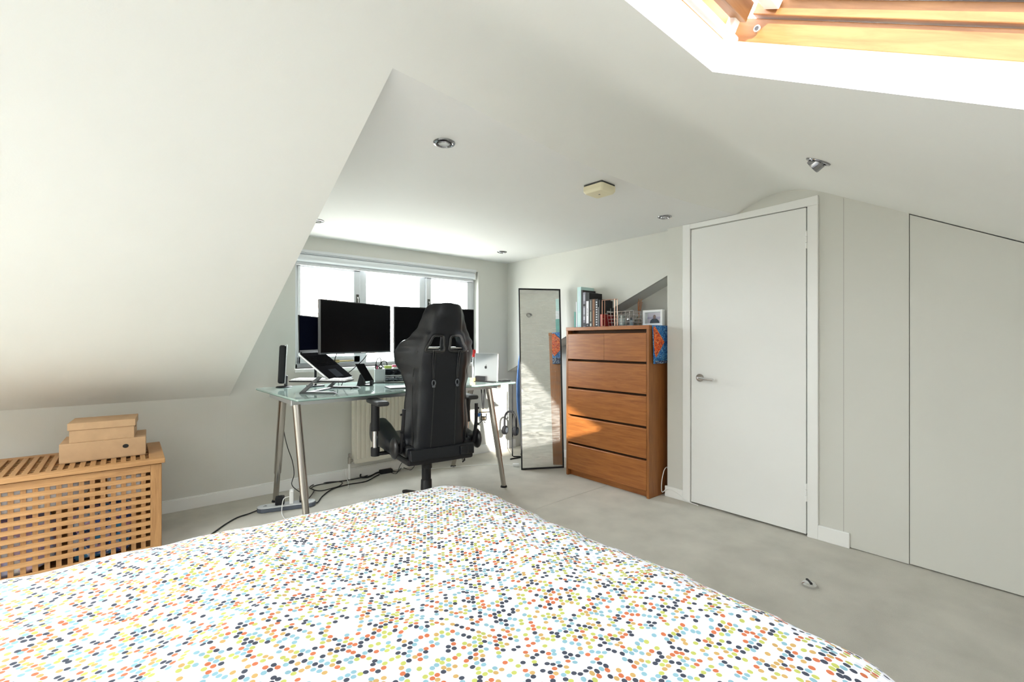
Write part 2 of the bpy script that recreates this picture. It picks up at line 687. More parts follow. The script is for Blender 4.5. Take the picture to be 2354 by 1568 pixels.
# fixed panel and hinged panel of the cupboard
g = G()
g.prism([(XD, 0.508, 0.004), (XD, 0.781, 0.004), (XD, 0.781, zt(.781) + .01), (XD, 0.508, zt(.508) + .01)], (.02, 0, 0))
o = struct(g.build('door_2', WALL))
g = G()
g.prism([(XD, -0.60, 0.007), (XD, 0.5045, 0.007), (XD, 0.5045, zt(.5045) - .005), (XD, -0.60, zt(-.6) - .006)], (.02, 0, 0))
struct(g.build('door_3', WALL))
g = G()
g.prism([(XD, YB, 0.007), (XD, -0.606, 0.007), (XD, -.606, zt(-.606) - .006), (XD, YB, zt(YB) - .006)], (.02, 0, 0))
struct(g.build('door_4', WALL))
# room door
door = struct(G().b(XD - .012, XD + .03, DY0 + .004, DY1 - .004, 0.012, DZ - .004).build('door_1', DOORM, bevel=.002))
hp = Vector((XD - .012, 1.595, 0.868))
g = G()
g.cyl(hp, hp + Vector((-.009, 0, 0)), .026, seg=24)
lab(g.build('handle_rose', STEEL, door, smooth=True), 'round steel rose of the lever handle')
g = G()
g.tube([hp, hp + Vector((-.035, 0, 0)), hp + Vector((-.048, -.012, 0)), hp + Vector((-.050, -.045, -.002)), hp + Vector((-.050, -.115, -.006))], .0095, 12)
lab(g.build('handle', CHROME, door, smooth=True), 'polished steel lever handle')
for hz in (0.235, 1.68):
    g = G()
    for k in range(3):
        g.cyl((XD - .014, DY0 + .002, hz + .034 * k - .034), (XD - .014, DY0 + .002, hz + .034 * k - .002), .006, seg=10)
    g.build('hinge', WHITE, door, smooth=True)
g = G()
g.b(XD - .016, XD, DY1 + .003, DY1 + .058, 0, ZC - .001)
struct(g.build('trim_1', WHITE, bevel=.003))
g = G()
g.prism([(XD, DY0 - .002, 0), (XD, DY0 - .056, 0), (XD, DY0 - .056, DZ), (XD, DY0 - .002, DZ)], (-.016, 0, 0))
struct(g.build('trim_2', WHITE, bevel=.003))
g = G()
g.prism([(XD, DY0 - .056, DZ), (XD, DY1 + .003, DZ + .004), (XD, DY1 + .003, ZC - .002), (XD, 1.36, ZC - .002), (XD, DY0 - .056, 1.938)], (-.016, 0, 0))
struct(g.build('trim_3', WHITE, bevel=.003))
struct(G().b(XD - .016, XD, DY1 + .058, 1.862, 0, .075).build('baseboard_door_left', WHITE, bevel=.003))
struct(G().b(XD - .016, XD, 0.752, DY0 - .056, 0, .082).build('baseboard_door_right', WHITE, bevel=.003))
g = G().b(XL, XC + .1, YW - .014, YW, 0, .075)
g.b(XL, XC + .1, YW - .010, YW, .075, .082)
struct(g.build('baseboard_window', WHITE, bevel=.002))
struct(G().b(XN - .014, XN, 1.86, YW - .014, 0, .07).build('baseboard_niche', WHITE))
# unseen ends of the room
g = G()
g.poly([(XL, YB, 0), (XL, YW, 0), (XL, YW, .80), (XL, 1.07, 2.25), (XL, YB, .85)])
struct(g.build('wall_left', WALL))
g = G()
g.poly([(XL, YB, 0), (XD, YB, 0), (XD + .06, YB, .85), (XL, YB, .85)])
struct(g.build('wall_back', WALL))

g = G()
sa, sb_ = on_z(1232, 1171, 0), on_z(1408, 1112, 0)
g.tube([sa, sa.lerp(sb_, .35) + Vector((0, .008, 0)), sa.lerp(sb_, .7) + Vector((0, .004, 0)), sb_], .0035, 6)
struct(g.build('trim_seam', mat('pale_carpet_seam', (.62, .60, .55), .95)))
struct(G().b(.536, .5385, YW - .0012, YW, .085, .728).build('trim_joint', WALL))
# ------------------------------------------------------------------ dormer window
YF0, YF1 = YW + .075, YW + .135
win = bpy.data.objects.new('window_1', None)
COL.objects.link(win)
win.location = (1.83, YW + .1, WZ0)
W[win] = Matrix.Translation(win.location)
win['kind'] = 'structure'
g = G()
g.b(WX0, WX0 + .035, YF0, YF1, WZ0, WZ1)
g.b(WX1 - .035, WX1, YF0, YF1, WZ0, WZ1)
g.b(WX0, WX1, YF0, YF1, WZ1 - .055, WZ1)
g.b(WX0, WX1, YF0, YF1, WZ0, WZ0 + .035)
g.build('frame', PVC, win, bevel=.004)
for x0, x1 in ((1.512, 1.572), (2.075, 2.135)):
    G().b(x0, x1, YF0, YF1, WZ0 + .03, WZ1 - .05).build('mullion', PVC, win, bevel=.004)
PANES = [(1.02, 1.512, True), (1.572, 2.075, False), (2.135, 2.65, True)]
for x0, x1, sash in PANES:
    z0, z1 = WZ0 + .035, WZ1 - .055
    if sash:
        g = G()
        w_ = .056
        ya, yb = YF0 - .015, YF0 + .03
        g.b(x0, x0 + (.02 if x0 < 1.1 else w_), ya, yb, z0, z1)
        g.b(x1 - w_, x1, ya, yb, z0, z1)
        g.b(x0, x1, ya, yb, z0, z0 + w_)
        g.b(x0, x1, ya, yb, z1 - .052, z1)
        s = g.build('sash', PVC, win, bevel=.005)
        x0 += .015
        x1 -= .05
    G().b(x0, x1, YF0 + .028, YF0 + .034, z0, z1).build('pane', GLASS, win)
for hx in (1.486, 2.160):
    g = G()
    g.b(hx - .010, hx + .010, YF0 - .025, YF0 - .013, 1.435, 1.505)
    g.tube([(hx, YF0 - .02, 1.475), (hx, YF0 - .045, 1.475), (hx, YF0 - .05, 1.45), (hx, YF0 - .05, 1.37)], .008, 8)
    lab(g.build('handle', mat('dark_catch_metal', (.10, .10, .09), .4, .5), win, smooth=True), 'dark metal window catch')
g = G()
g.tube([(1.12, YF0 - .03, .955), (1.30, YF0 - .035, .952), (1.45, YF0 - .03, .956)], .006, 8)
g.b(1.27, 1.33, YF0 - .035, YF0 - .015, .94, .965)
lab(g.build('stay', mat('aged_brass', (.30, .25, .12), .4, .8), win, smooth=True), 'aged brass casement stay')
struct(G().b(WX0 - .01, WX1 + .0, YW - .03, YF0 + .005, WZ0 - .028, WZ0).build('trim_sill', WHITE, bevel=.006))

# roller blind across the head of the window
bl = thing('roller_blind', 'white roller blind rolled up across the top of the dormer window', 'blind', (1.83, YW + .03, 1.72))
g = G()
g.b(WX0 + .005, WX1 - .03, YW - .012, YW + .01, 1.795, 1.818)
g.b(WX0 + .005, WX1 - .03, YW - .004, YW + .03, 1.786, 1.795)
g.build('cassette', PVC, bl, bevel=.003)
g = G()
g.cyl((WX0 + .01, YW + .018, 1.757), (WX1 - .045, YW + .018, 1.757), .030, seg=24)
g.build('roll', mat('white_blind_fabric', (.74, .77, .80), .7), bl, smooth=True)
g = G()
g.b(WX0 + .012, WX1 - .048, YW + .020, YW + .028, 1.712, 1.757)
g.b(WX0 + .012, WX1 - .048, YW + .014, YW + .034, 1.700, 1.716)
g.build('bottom_bar', PVC, bl, bevel=.004)
for x in (WX0 + .006, WX1 - .040):
    G().b(x - .004, x + .004, YW - .008, YW + .055, 1.722, 1.795).build('bracket', WHITE, bl, bevel=.002)

# ------------------------------------------------------------------ skylight over the bed
n_ = Vector((0, -0.471, 0.882))
skl = bpy.data.objects.new('window_2', None)
COL.objects.link(skl)
skl.location = (0.7, 0.05, 1.6)
W[skl] = Matrix.Translation(skl.location)
skl['kind'] = 'structure'
A, B_, C_, D_ = hole      # ridge-left, ridge-right, low-right, low-left
ctr = (A + B_ + C_ + D_) / 4
T1 = .072


def lift(p, t, splay=.0):
    return p + n_ * t + (p - ctr).normalized() * splay


g = G()
R1 = [lift(p, T1, .014) for p in hole]
for i in range(4):
    j = (i + 1) % 4
    g.poly([hole[i], hole[j], R1[j], R1[i]])
g.build('reveal', WHITE, skl, recalc=False)
# pine lining boards standing on the plaster reveal
ux = (B_ - A).normalized()
uy = (A - D_).normalized()


def board(name, p, q, inward, t0, t1, th, m, lbl=None):
    """board from p to q along a side, from t0 to t1 along the roof normal, th thick towards the outside"""
    g = G()
    a, b = p + n_ * t0, q + n_ * t0
    d = n_ * (t1 - t0)
    outw = -inward * th
    g.prism([a, b, b + outw, a + outw], d)
    o = g.build(name, m, skl, bevel=.002)
    if lbl:
        lab(o, lbl)
    return o


def inset(k):    # opening corners moved inward by k
    return [A + ux * k - uy * k, B_ - ux * k - uy * k, C_ - ux * k + uy * k, D_ + ux * k + uy * k]


I0 = [lift(p, 0, .014) for p in hole]
board('lining', I0[1], I0[2], -ux, T1, T1 + .050, .03, PINEY)
board('lining', I0[0], I0[1], -uy, T1, T1 + .075, .03, PINE)
board('lining', I0[3], I0[0], ux, T1, T1 + .050, .03, PINEY)
board('lining', I0[2], I0[3], uy, T1, T1 + .050, .03, PINE)
k1 = [p + (ctr - p).normalized() * .014 for p in I0]
board('sash_rail', k1[1] - uy * .04, k1[2], -ux, T1 + .053, T1 + .085, .05, PINEY)
board('sash_rail', k1[3], k1[0] - uy * .04, ux, T1 + .053, T1 + .085, .05, PINEY)
board('sash_rail', k1[0] - uy * .06, k1[1] - uy * .06 - ux * .04, -uy, T1 + .02, T1 + .06, .03, PINE)
board('sash_rail', k1[2], k1[3], uy, T1 + .053, T1 + .085, .05, PINE)
board('glazing_bead', k1[1] - uy * .11 - ux * .012, k1[2] - ux * .012, -ux, T1 + .086, T1 + .105, .03, SILVER)
board('glazing_bead', k1[0] - uy * .10, k1[1] - uy * .10, -uy, T1 + .062, T1 + .10, .035, WHITE)
g = G()
kk = [p + n_ * (T1 + .10) for p in I0]
g.poly(kk)
g.build('pane', glass('dimmed_skylight_glass', (.20, .205, .205), .06), skl)  # tint darkened to hold back the daylight from this opening
# white ventilation bar along the ridge side, plus its end bracket and a lock socket in the pine
g = G()
a = I0[0] - uy * .035 + n_ * (T1 - .004)
b = I0[1] - uy * .035 + n_ * (T1 - .004) - ux * .012
g.tube([a, b], .011, 12, smooth=False)
lab(g.build('vent_bar', WHITE, skl, smooth=True), 'white ventilation bar of the skylight')
g = G()
e = b - ux * .05
g.box(e - uy * .012 + n_ * .018, (.025, .02, .04), Matrix((( ux.x, uy.x, n_.x, 0), (ux.y, uy.y, n_.y, 0), (ux.z, uy.z, n_.z, 0), (0, 0, 0, 1))))
g.build('vent_bracket', WHITE, skl, bevel=.003)
g = G()
pb = I0[1] - uy * .075 + n_ * (T1 + .026)
g.cyl(pb + ux * .0, pb - ux * .004, .0075, seg=20)
lab(g.build('lock_socket', SILVER, skl, smooth=True), 'small round metal lock socket')
g = G()
g.cyl(pb - ux * .0035, pb - ux * .005, .0045, seg=16)
g.build('lock_hole', DARKGREY, skl, smooth=True)

# out-of-view roof window, added in the lower slope for extra daylight
rw = bpy.data.objects.new('added_roof_window', None)
COL.objects.link(rw)
rw['kind'] = 'structure'
W[rw] = Matrix()
zl_ = lambda y: ZC + .4828 * (1.28 - y)
g = G()
g.prism([(RW[0], RW[2], zl_(RW[2]) + .05), (RW[1], RW[2], zl_(RW[2]) + .05), (RW[1], RW[3], zl_(RW[3]) + .05), (RW[0], RW[3], zl_(RW[3]) + .05)], (0, 0, .006))
g.build('pane', GLASS, rw)
g = G()
for x in (RW[0], RW[1]):
    g.prism([(x - .02, RW[2], zl_(RW[2])), (x + .02, RW[2], zl_(RW[2])), (x + .02, RW[3], zl_(RW[3])), (x - .02, RW[3], zl_(RW[3]))], (0, 0, .08))
for y in (RW[2], RW[3]):
    g.b(RW[0], RW[1], y - .02, y + .02, zl_(y), zl_(y) + .08)
g.build('frame', PINE, rw)

# ------------------------------------------------------------------ bed
bed = thing('bed', 'double bed hidden beneath the dotted duvet', 'bed', (0, .72, 0))
G().b(-1.1, .93, 0.12, 1.50, 0.06, .28).build('base', mat('pale_grey_upholstery', (.55, .55, .55), .9), bed, bevel=.02)
G().b(-1.1, .93, 0.12, 1.50, .28, .50).build('mattress', mat('mattress_white', (.8, .8, .8), .9), bed, bevel=.05, seg=4)
for x in (-1.0, .83):
    for y in (.2, 1.42):
        G().cyl((x, y, 0), (x, y, .06), .03).build('leg', BLACK, bed)

g = G()
uvl = g.bm.loops.layers.uv.new('uv')
BX0, BX1, BY0, BY1 = -1.15, 1.045, .09, 1.59
RC, ZT = 0.18, .597
cx, cy = (BX0 + BX1) / 2, (BY0 + BY1) / 2
ix, iy = (BX1 - BX0) / 2 - RC, (BY1 - BY0) / 2 - RC
DROP = .27
LE = RC * 1.45 + DROP
NXg, NYg = 230, 190


def duvet(a, b):
    ea, eb = max(abs(a) - ix, 0), max(abs(b) - iy, 0)
    e = math.hypot(ea, eb)
    sa, sb = (1 if a > 0 else -1), (1 if b > 0 else -1)
    px, py = max(-ix, min(ix, a)), max(-iy, min(iy, b))
    q = RC * 1.25
    if e < q:
        t = e / q * (pi / 2)
        off, dz = RC * sin(t), .11 * (1 - cos(t))
    else:
        off, dz = RC + .03 * (e - q), .11 + (e - q)
    if e > 0:
        px += sa * ea / e * off
        py += sb * eb / e * off
    p = Vector((a * 3.2, b * 3.2, 0))
    w1 = noise.noise(p * .8) * .013 + noise.noise(p * 1.9 + Vector((7, 3, 1))) * .007 + noise.noise(p * 5.5) * .0028
    ridge = (1 - abs(noise.noise(Vector((a * 2.2 + b * 1.1, b * 4.2 - a * .8, 4))))) ** 6 * .006
    z = ZT - dz + w1 + ridge
    if e > q:
        px += sa * (ea / e) * noise.noise(Vector((a * 6, b * 6, 2))) * .02
        py += sb * (eb / e) * noise.noise(Vector((a * 6, b * 6, 9))) * .02
    return Vector((cx + px, cy + py, max(z, .16)))


grid = {}
for i in range(NXg + 1):
    for j in range(NYg + 1):
        a = (-1 + 2 * i / NXg) * (ix + LE)
        b = (-1 + 2 * j / NYg) * (iy + LE)
        grid[i, j] = (g.bm.verts.new(duvet(a, b)), a, b)
for i in range(NXg):
    for j in range(NYg):
        q4 = [grid[i, j], grid[i + 1, j], grid[i + 1, j + 1], grid[i, j + 1]]
        # leave out the far corners of the sheet, which would fold under
        if min(math.hypot(max(abs(a) - ix, 0), max(abs(b) - iy, 0)) for _, a, b in q4) > LE:
            continue
        f = g.bm.faces.new([q[0] for q in q4])
        for lp, q in zip(f.loops, q4):
            lp[uvl].uv = (q[1] + 5, q[2] + 5)
for v in [v for v in g.bm.verts if not v.link_faces]:
    g.bm.verts.remove(v)
o = g.build('duvet', duvet_material(), loc=(0, .72, .5), smooth='all', recalc=False)
tag(o, 'white duvet with small multicoloured dots spread over the whole bed', 'duvet')

# ------------------------------------------------------------------ slatted storage box and shoe boxes
BXL, BXR, BF, BBK, BH = -.83, .145, 3.06, 3.56, .50
box = thing('storage_box', 'slatted acacia storage box against the knee wall, carrying two cardboard boxes', 'storage box', (-.34, 3.31, 0))
P = .0393
FX0, FX1 = BXL + .05, BXR - .047          # lattice between the corner posts
FZ0, FZ1 = .045, .462
for x in (BXL + .025, BXR - .0235):
    for y in (BF + .016, BBK - .016):
        G().b(x - .0235, x + .0235, y - .016, y + .016, 0, .472).build('post', ACACIAZ, box, bevel=.003)
G().b(FX0, FX1, BF, BF + .012, .434, .472).build('top_rail', ACACIA, box, bevel=.0015)
G().b(FX0, FX1, BF, BF + .012, .012, .046).build('bottom_rail', ACACIA, box, bevel=.0015)
proto = G().b(FX0, FX1, BF, BF + .008, 0, .0215).build('slat', ACACIA, box)
for k in range(9):
    c = proto if k == 0 else copy_child(proto, box)
    c.location = (0, 0, .434 - .0178 - .0215 - k * P)
xk = FX1 - .0175 - .0215
protov = G().b(.001, .0198, BF + .008, BF + .0145, .02, .465).build('slat', ACACIAZ, box)
k = 0
while xk > FX0 - .01:
    c = protov if k == 0 else copy_child(protov, box)
    c.location = (xk, 0, 0)
    xk -= P
    k += 1
# sides: cross slats of the same lattice
for xx in (BXL + .004, BXR - .016):
    ph = G().b(xx, xx + .012, BF + .032, BBK - .032, 0, .0215).build('slat', ACACIAY, box)
    for k in range(10):
        c = ph if k == 0 else copy_child(ph, box)
        c.location = (0, 0, .434 - .0178 - .0215 - k * P + .02)
G().b(BXL + .03, BXR - .03, BBK - .016, BBK - .004, .012, .472).build('back_panel', ACACIA, box)
G().b(BXL + .01, BXR - .01, BF + .022, BBK - .017, .012, .024).build('bottom_panel', ACACIA, box)
# lid: a frame with two layers of slats
lid = G()
lid.b(BXL - .012, BXR + .014, BF - .014, BF + .030, .476, .500)
lid.b(BXL - .012, BXR + .014, BBK - .030, BBK + .012, .476, .500)
lid.b(BXL - .012, BXL + .05, BF + .03, BBK - .03, .476, .500)
lid.b(BXR - .050, BXR + .014, BF + .03, BBK - .03, .476, .500)
lid = lid.build('lid', ACACIA, box, bevel=.003)
ps = G().b(BXL + .05, BXR - .05, 0, .020, .477, .488).build('lid_slat', ACACIA, lid)
k = 0
yk = BF + .047
while yk + .02 < BBK - .03:
    c = ps if k == 0 else copy_child(ps, lid)
    c.location = (0, yk, 0)
    yk += .0385
    k += 1
ps = G().b(0, .021, BF + .03, BBK - .03, .488, .4985).build('lid_slat', ACACIAY, lid)
k = 0
xk = BXR - .05 - .037
while xk > BXL + .05:
    c = ps if k == 0 else copy_child(ps, lid)
    c.location = (xk, 0, 0)
    xk -= P
    k += 1


def bundle(name, label, c, s, m, seed, group=None):
    """a heap of folded cloth inside the box"""
    g = G()
    t = bmesh.new()
    bmesh.ops.create_icosphere(t, subdivisions=4, radius=1)
    for v in t.verts:
        p = v.co.copy()
        sq = Vector([math.copysign(abs(k) ** .38, k) for k in p])
        d = 1 + .08 * noise.noise(p * 2.1 + Vector((seed, 0, 0))) + .05 * noise.noise(p * 6 + Vector((0, seed, 0)))
        v.co = Vector((sq.x * s[0] * d, sq.y * s[1] * d, max(-s[2], sq.z * s[2] * d)))
    g._add(t, Matrix.Translation(c))
    o = g.build(name, m, loc=(c[0], c[1], c[2] - s[2]), smooth='all')
    return tag(o, label, 'laundry', 'laundry inside the slatted box')


def print_mat(name, cols, scale):
    m = mat(name, cols[0], .9)
    nt = m.node_tree
    tc = nt.nodes.new('ShaderNodeTexCoord')
    v = nt.nodes.new('ShaderNodeTexVoronoi')
    v.inputs['Scale'].default_value = scale
    nt.links.new(tc.outputs['Object'], v.inputs['Vector'])
    sx = nt.nodes.new('ShaderNodeSeparateColor')
    nt.links.new(v.outputs['Color'], sx.inputs[0])
    r = nt.nodes.new('ShaderNodeValToRGB')
    r.color_ramp.interpolation = 'CONSTANT'
    r.color_ramp.elements[0].color = (*cols[0], 1)
    r.color_ramp.elements[1].position = 1 / len(cols)
    r.color_ramp.elements[1].color = (*cols[1], 1)
    for i, c in enumerate(cols[2:]):
        e = r.color_ramp.elements.new((i + 2) / len(cols))
        e.color = (*c, 1)
    nt.links.new(sx.outputs[0], r.inputs[0])
    nt.links.new(r.outputs[0], nt.nodes['Principled BSDF'].inputs['Base Color'])
    return m


CL_WHITE = mat('white_linen', (.92, .92, .95), .9)
CL_LILAC = print_mat('lilac_print', [(.62, .50, .78), (.80, .62, .76), (.82, .82, .86), (.55, .58, .82), (.70, .45, .58)], 28)
CL_BLUE = print_mat('blue_print', [(.05, .10, .32), (.05, .27, .55), (.55, .50, .62), (.03, .04, .10), (.50, .26, .40), (.72, .72, .78)], 40)
bundle('folded_linen', 'white folded linen at the top inside the slatted box', (-.46, 3.178, .385), (.31, .096, .068), CL_WHITE, 3)
bundle('folded_linen', 'white linen behind the upper right lattice holes of the box', (.0, 3.180, .365), (.075, .098, .066), CL_WHITE, 13)
bundle('folded_clothes', 'lilac and pink clothes lying in the left part of the slatted box', (-.51, 3.183, .155), (.245, .10, .125), CL_LILAC, 5)
bundle('folded_clothes', 'dark blue patterned clothes in the middle of the slatted box', (-.09, 3.183, .155), (.125, .10, .12), CL_BLUE, 9)

# shoe boxes
sb = thing('cardboard_box', 'flat brown cardboard box with a round finger hole, directly on the slatted box', 'box', (-.083, 3.345, .5), radians(-2), 'cardboard boxes on the storage box')
LX, LY, LZ = .168, .125, .098
g = G()
pts = [(-LX, -LY), (LX, -LY), (LX, LY), (-LX, LY)]
g.b(-LX, LX, -LY, LY, 0, LZ - .02)
ob = g.build('body', CARD, sb, local=True, bevel=.001)
g = G()
g.b(-LX - .002, LX + .002, -LY - .002, LY + .002, .004, LZ)
g.build('sleeve', CARD, sb, local=True, bevel=.0015)
g = G()
M_ = Matrix.Translation((LX - .082, -LY - .0032, .058)) @ Matrix.Rotation(pi / 2, 4, 'X') @ Matrix.Diagonal((1, .82, 1, 1))
g.lathe([(.0125, -.001), (.0125, .001)], M=M_)
lab(g.build('finger_hole', DARKGAP, sb, local=True), 'dark round finger hole')
sb2 = thing('cardboard_box', 'lidded brown cardboard shoe box on top of the flat box', 'box', (-.087, 3.335, .598), radians(-4), 'cardboard boxes on the storage box')
LX, LY, LZ = .128, .105, .100
G().b(-LX, LX, -LY, LY, 0, LZ - .004).build('body', CARD, sb2, local=True, bevel=.001)
l2 = G().b(-LX - .006, LX + .006, -LY - .006, LY + .006, LZ - .036, LZ).build('lid', CARD, sb2, local=True, bevel=.0015)
g = G()
M_ = Matrix.Translation((LX + .0006, .0, .052)) @ Matrix.Rotation(pi / 2, 4, 'Y')
g.lathe([(.010, -.0008), (.010, .0008)], M=M_)
lab(g.build('finger_hole', DARKGAP, sb2, local=True), 'dark round hole in the end of the box')

# ------------------------------------------------------------------ glass desk
DZT = .80
desk = thing('desk', 'glass-topped desk with splayed chrome legs below the dormer window', 'desk', (.708, 2.665, 0), radians(2.6))
DW, DD = 1.618, .84
g = G()
r = .012
pts = []
for (px, py, a0) in ((DW - r, r, -90), (DW - r, DD - r, 0), (r, DD - r, 90), (r, r, 180)):
    for k in range(4):
        a = radians(a0 + 30 * k)
        pts.append((px + r * cos(a), py + r * sin(a), DZT - .010))
g.prism(pts, (0, 0, .010))
top = g.build('glass_top', DESKGLASS, desk, local=True, bevel=.0015)
g = G()
g.b(.010, DW - .010, .0, .004, DZT - .0125, DZT - .010)
g.b(.0, .004, .01, DD - .01, DZT - .0125, DZT - .010)
lab(g.build('polished_edge', GLASSEDGE, top, local=True), 'dark green polished lower edge of the glass')
W[desk] = Matrix.Translation((.708, 2.665, 0)) @ Matrix.Rotation(radians(2.6), 4, 'Z')
g = G()
g.box((1.475, 2.835, .769), (1.53, .035, .036), Euler((0, 0, radians(2))))
g.build('rail', SILVER, desk, bevel=.004)
g = G()
g.box((1.475, 3.30, .769), (1.50, .035, .036), Euler((0, 0, radians(2))))
g.build('rail', SILVER, desk, bevel=.004)
for x in (.735, 2.205):
    G().b(x - .018, x + .018, 2.80, 3.33, .752, .786).build('cross_bar', SILVER, desk, bevel=.004)
for tp, ft in (((.742, 2.80), (.775, 2.69)), ((.742, 3.10), (.80, 3.53)), ((2.12, 2.82), (2.222, 2.765)), ((2.16, 3.10), (2.236, 3.50))):
    t3, f3 = Vector((*tp, .755)), Vector((*ft, .012))
    g = G()
    mid = t3.lerp(f3, .70)
    g.cyl(t3, mid, .0225, seg=20)
    lg = g.build('leg', STEEL, desk, smooth=True)
    G().cyl(mid, f3, .0185, seg=20).build('lower_tube', STEEL, lg, smooth=True)
    G().cyl((f3.x, f3.y, 0), (f3.x, f3.y, .012), .026, .022, seg=20).build('foot', BLACK, lg, smooth=True)

# ------------------------------------------------------------------ gaming chair
CH = (1.469, 2.615, 0)
chair = thing('gaming_chair', 'black leather racing-style desk chair seen from behind at the glass desk', 'chair', CH, radians(-7))


def tab(T, z):
    if z <= T[0][0]:
        return T[0][1]
    for (a, va), (b, vb) in zip(T[:-1], T[1:]):
        if z <= b:
            t = (z - a) / (b - a)
            t = t * t * (3 - 2 * t)
            return va + (vb - va) * t
    return T[-1][1]


HW = [(.46, .195), (.52, .222), (.62, .232), (.74, .222), (.83, .214), (.92, .238), (1.0, .275), (1.05, .283), (1.10, .258),
      (1.15, .205), (1.20, .168), (1.26, .147), (1.305, .130), (1.328, .108), (1.342, .070)]
HW = [(z_, h_ * .945) for z_, h_ in HW]
WING = [(.46, .02), (.56, .075), (.74, .10), (.86, .10), (1.0, .155), (1.07, .15), (1.14, .07), (1.2, .045), (1.3, .035), (1.342, .02)]


def rear(x, z):
    h = tab(HW, z)
    s = min(1.0, abs(x) / h)
    lean = -.235 - .085 * (z - .46) / .88
    e_ = max(0.0, min(1.0, (.150 * (.60 if z > 1.16 else 1.0 - .25 * max(0, (z - 1.0) / .16)) + .018 - abs(x)) / .022))
    lean -= .013 * e_ * e_ * (3 - 2 * e_)
    bulge = -.018 * math.exp(-((z - 1.27) / .06) ** 2) * (1 - s * s)
    return lean + bulge + tab(WING, z) * max(0.0, (s - .35) / .65) ** 1.9 + .012 * s * s


NC, NR = 40, 62
g = G()
ZR = [.46 + (1.342 - .46) * j / NR for j in range(NR + 1)]
vv = {}
for j, z in enumerate(ZR):
    h = tab(HW, z)
    for i in range(NC + 1):
        x = h * (-1 + 2 * i / NC)
        vv[i, j] = g.bm.verts.new((x, rear(x, z), z))


def in_hole(x, z):
    t = (z - 1.062) / (1.142 - 1.062)
    if not 0 <= t <= 1:
        return False
    x0, x1 = .022, .122 - .036 * t
    return x0 <= abs(x) <= x1


for j in range(NR):
    for i in range(NC):
        q = [vv[i, j], vv[i + 1, j], vv[i + 1, j + 1], vv[i, j + 1]]
        c = sum((v.co for v in q), Vector()) / 4
        if in_hole(c.x, c.z):
            continue
        g.bm.faces.new(q)
back = g.build('backrest', LEATHER, chair, local=True, smooth='all', recalc=False)
md = back.modifiers.new('solid', 'SOLIDIFY')
md.thickness = .062
md.offset = -1
md.use_even_offset = False
md = back.modifiers.new('subdivision', 'SUBSURF')
md.levels = md.render_levels = 1
PIPE = mat('black_piping', (.012, .012, .013), .35)
for sx in (-1, 1):
    g = G()
    pts = [(.022, 1.060), (.124, 1.060), (.106, 1.105), (.086, 1.144), (.054, 1.148), (.024, 1.142), (.020, 1.10)]
    g.tube([(sx * x, rear(x, z) - .001, z) for x, z in pts], .0085, 8, closed=True, n=5)
    g.build('harness_ring', mat('glossy_black_trim', (.02, .02, .022), .2), back, local=True, smooth='all')
    g = G()
    g.tube([(sx * .074, rear(.074, 1.062) - .012, 1.062), (sx * .073, rear(.073, 1.0) - .003, 1.0), (sx * .072, rear(.072, .90) - .003, .90)], .004, 6)
    g.tube([(sx * .086, rear(.086, 1.062) - .012, 1.062), (sx * .083, rear(.083, 1.0) - .003, 1.0), (sx * .078, rear(.078, .90) - .003, .90)], .004, 6)
    g.build('strap', PIPE, back, local=True, smooth='all')
    g = G()
    g.tube([(sx * .075 + .010 * cos(a), rear(.075, .875) - .006, .875 + .016 * sin(a)) for a in [k * pi / 4 for k in range(8)]], .004, 6, closed=True, n=3)
    g.ball((sx * .075, rear(.075, .862) - .008, .855), (.010, .006, .008), 10)
    lab(g.build('buckle', CHROME if False else DARKGREY, back, local=True, smooth='all'), 'dark metal strap buckle')
    g = G()
    g.tube([(sx * x, rear(x, z) - .0008, z) for x, z in ((.07, .85), (.072, .7), (.075, .56), (.078, .47))], .0022, 6)
    g.tube([(sx * x, rear(x, z) - .0005, z) for x, z in ((.170, .50), (.171, .62), (.171, .8), (.171, .95), (.160, 1.06))], .0032, 6)
    g.build('seam', PIPE, back, local=True, smooth='all')
# crossbar seen through the openings
G().cyl((-.11, rear(.1, 1.075) + .03, 1.075), (.11, rear(.1, 1.075) + .03, 1.075), .008, seg=10).build('harness_bar', CHROME, back, local=True, smooth=True)
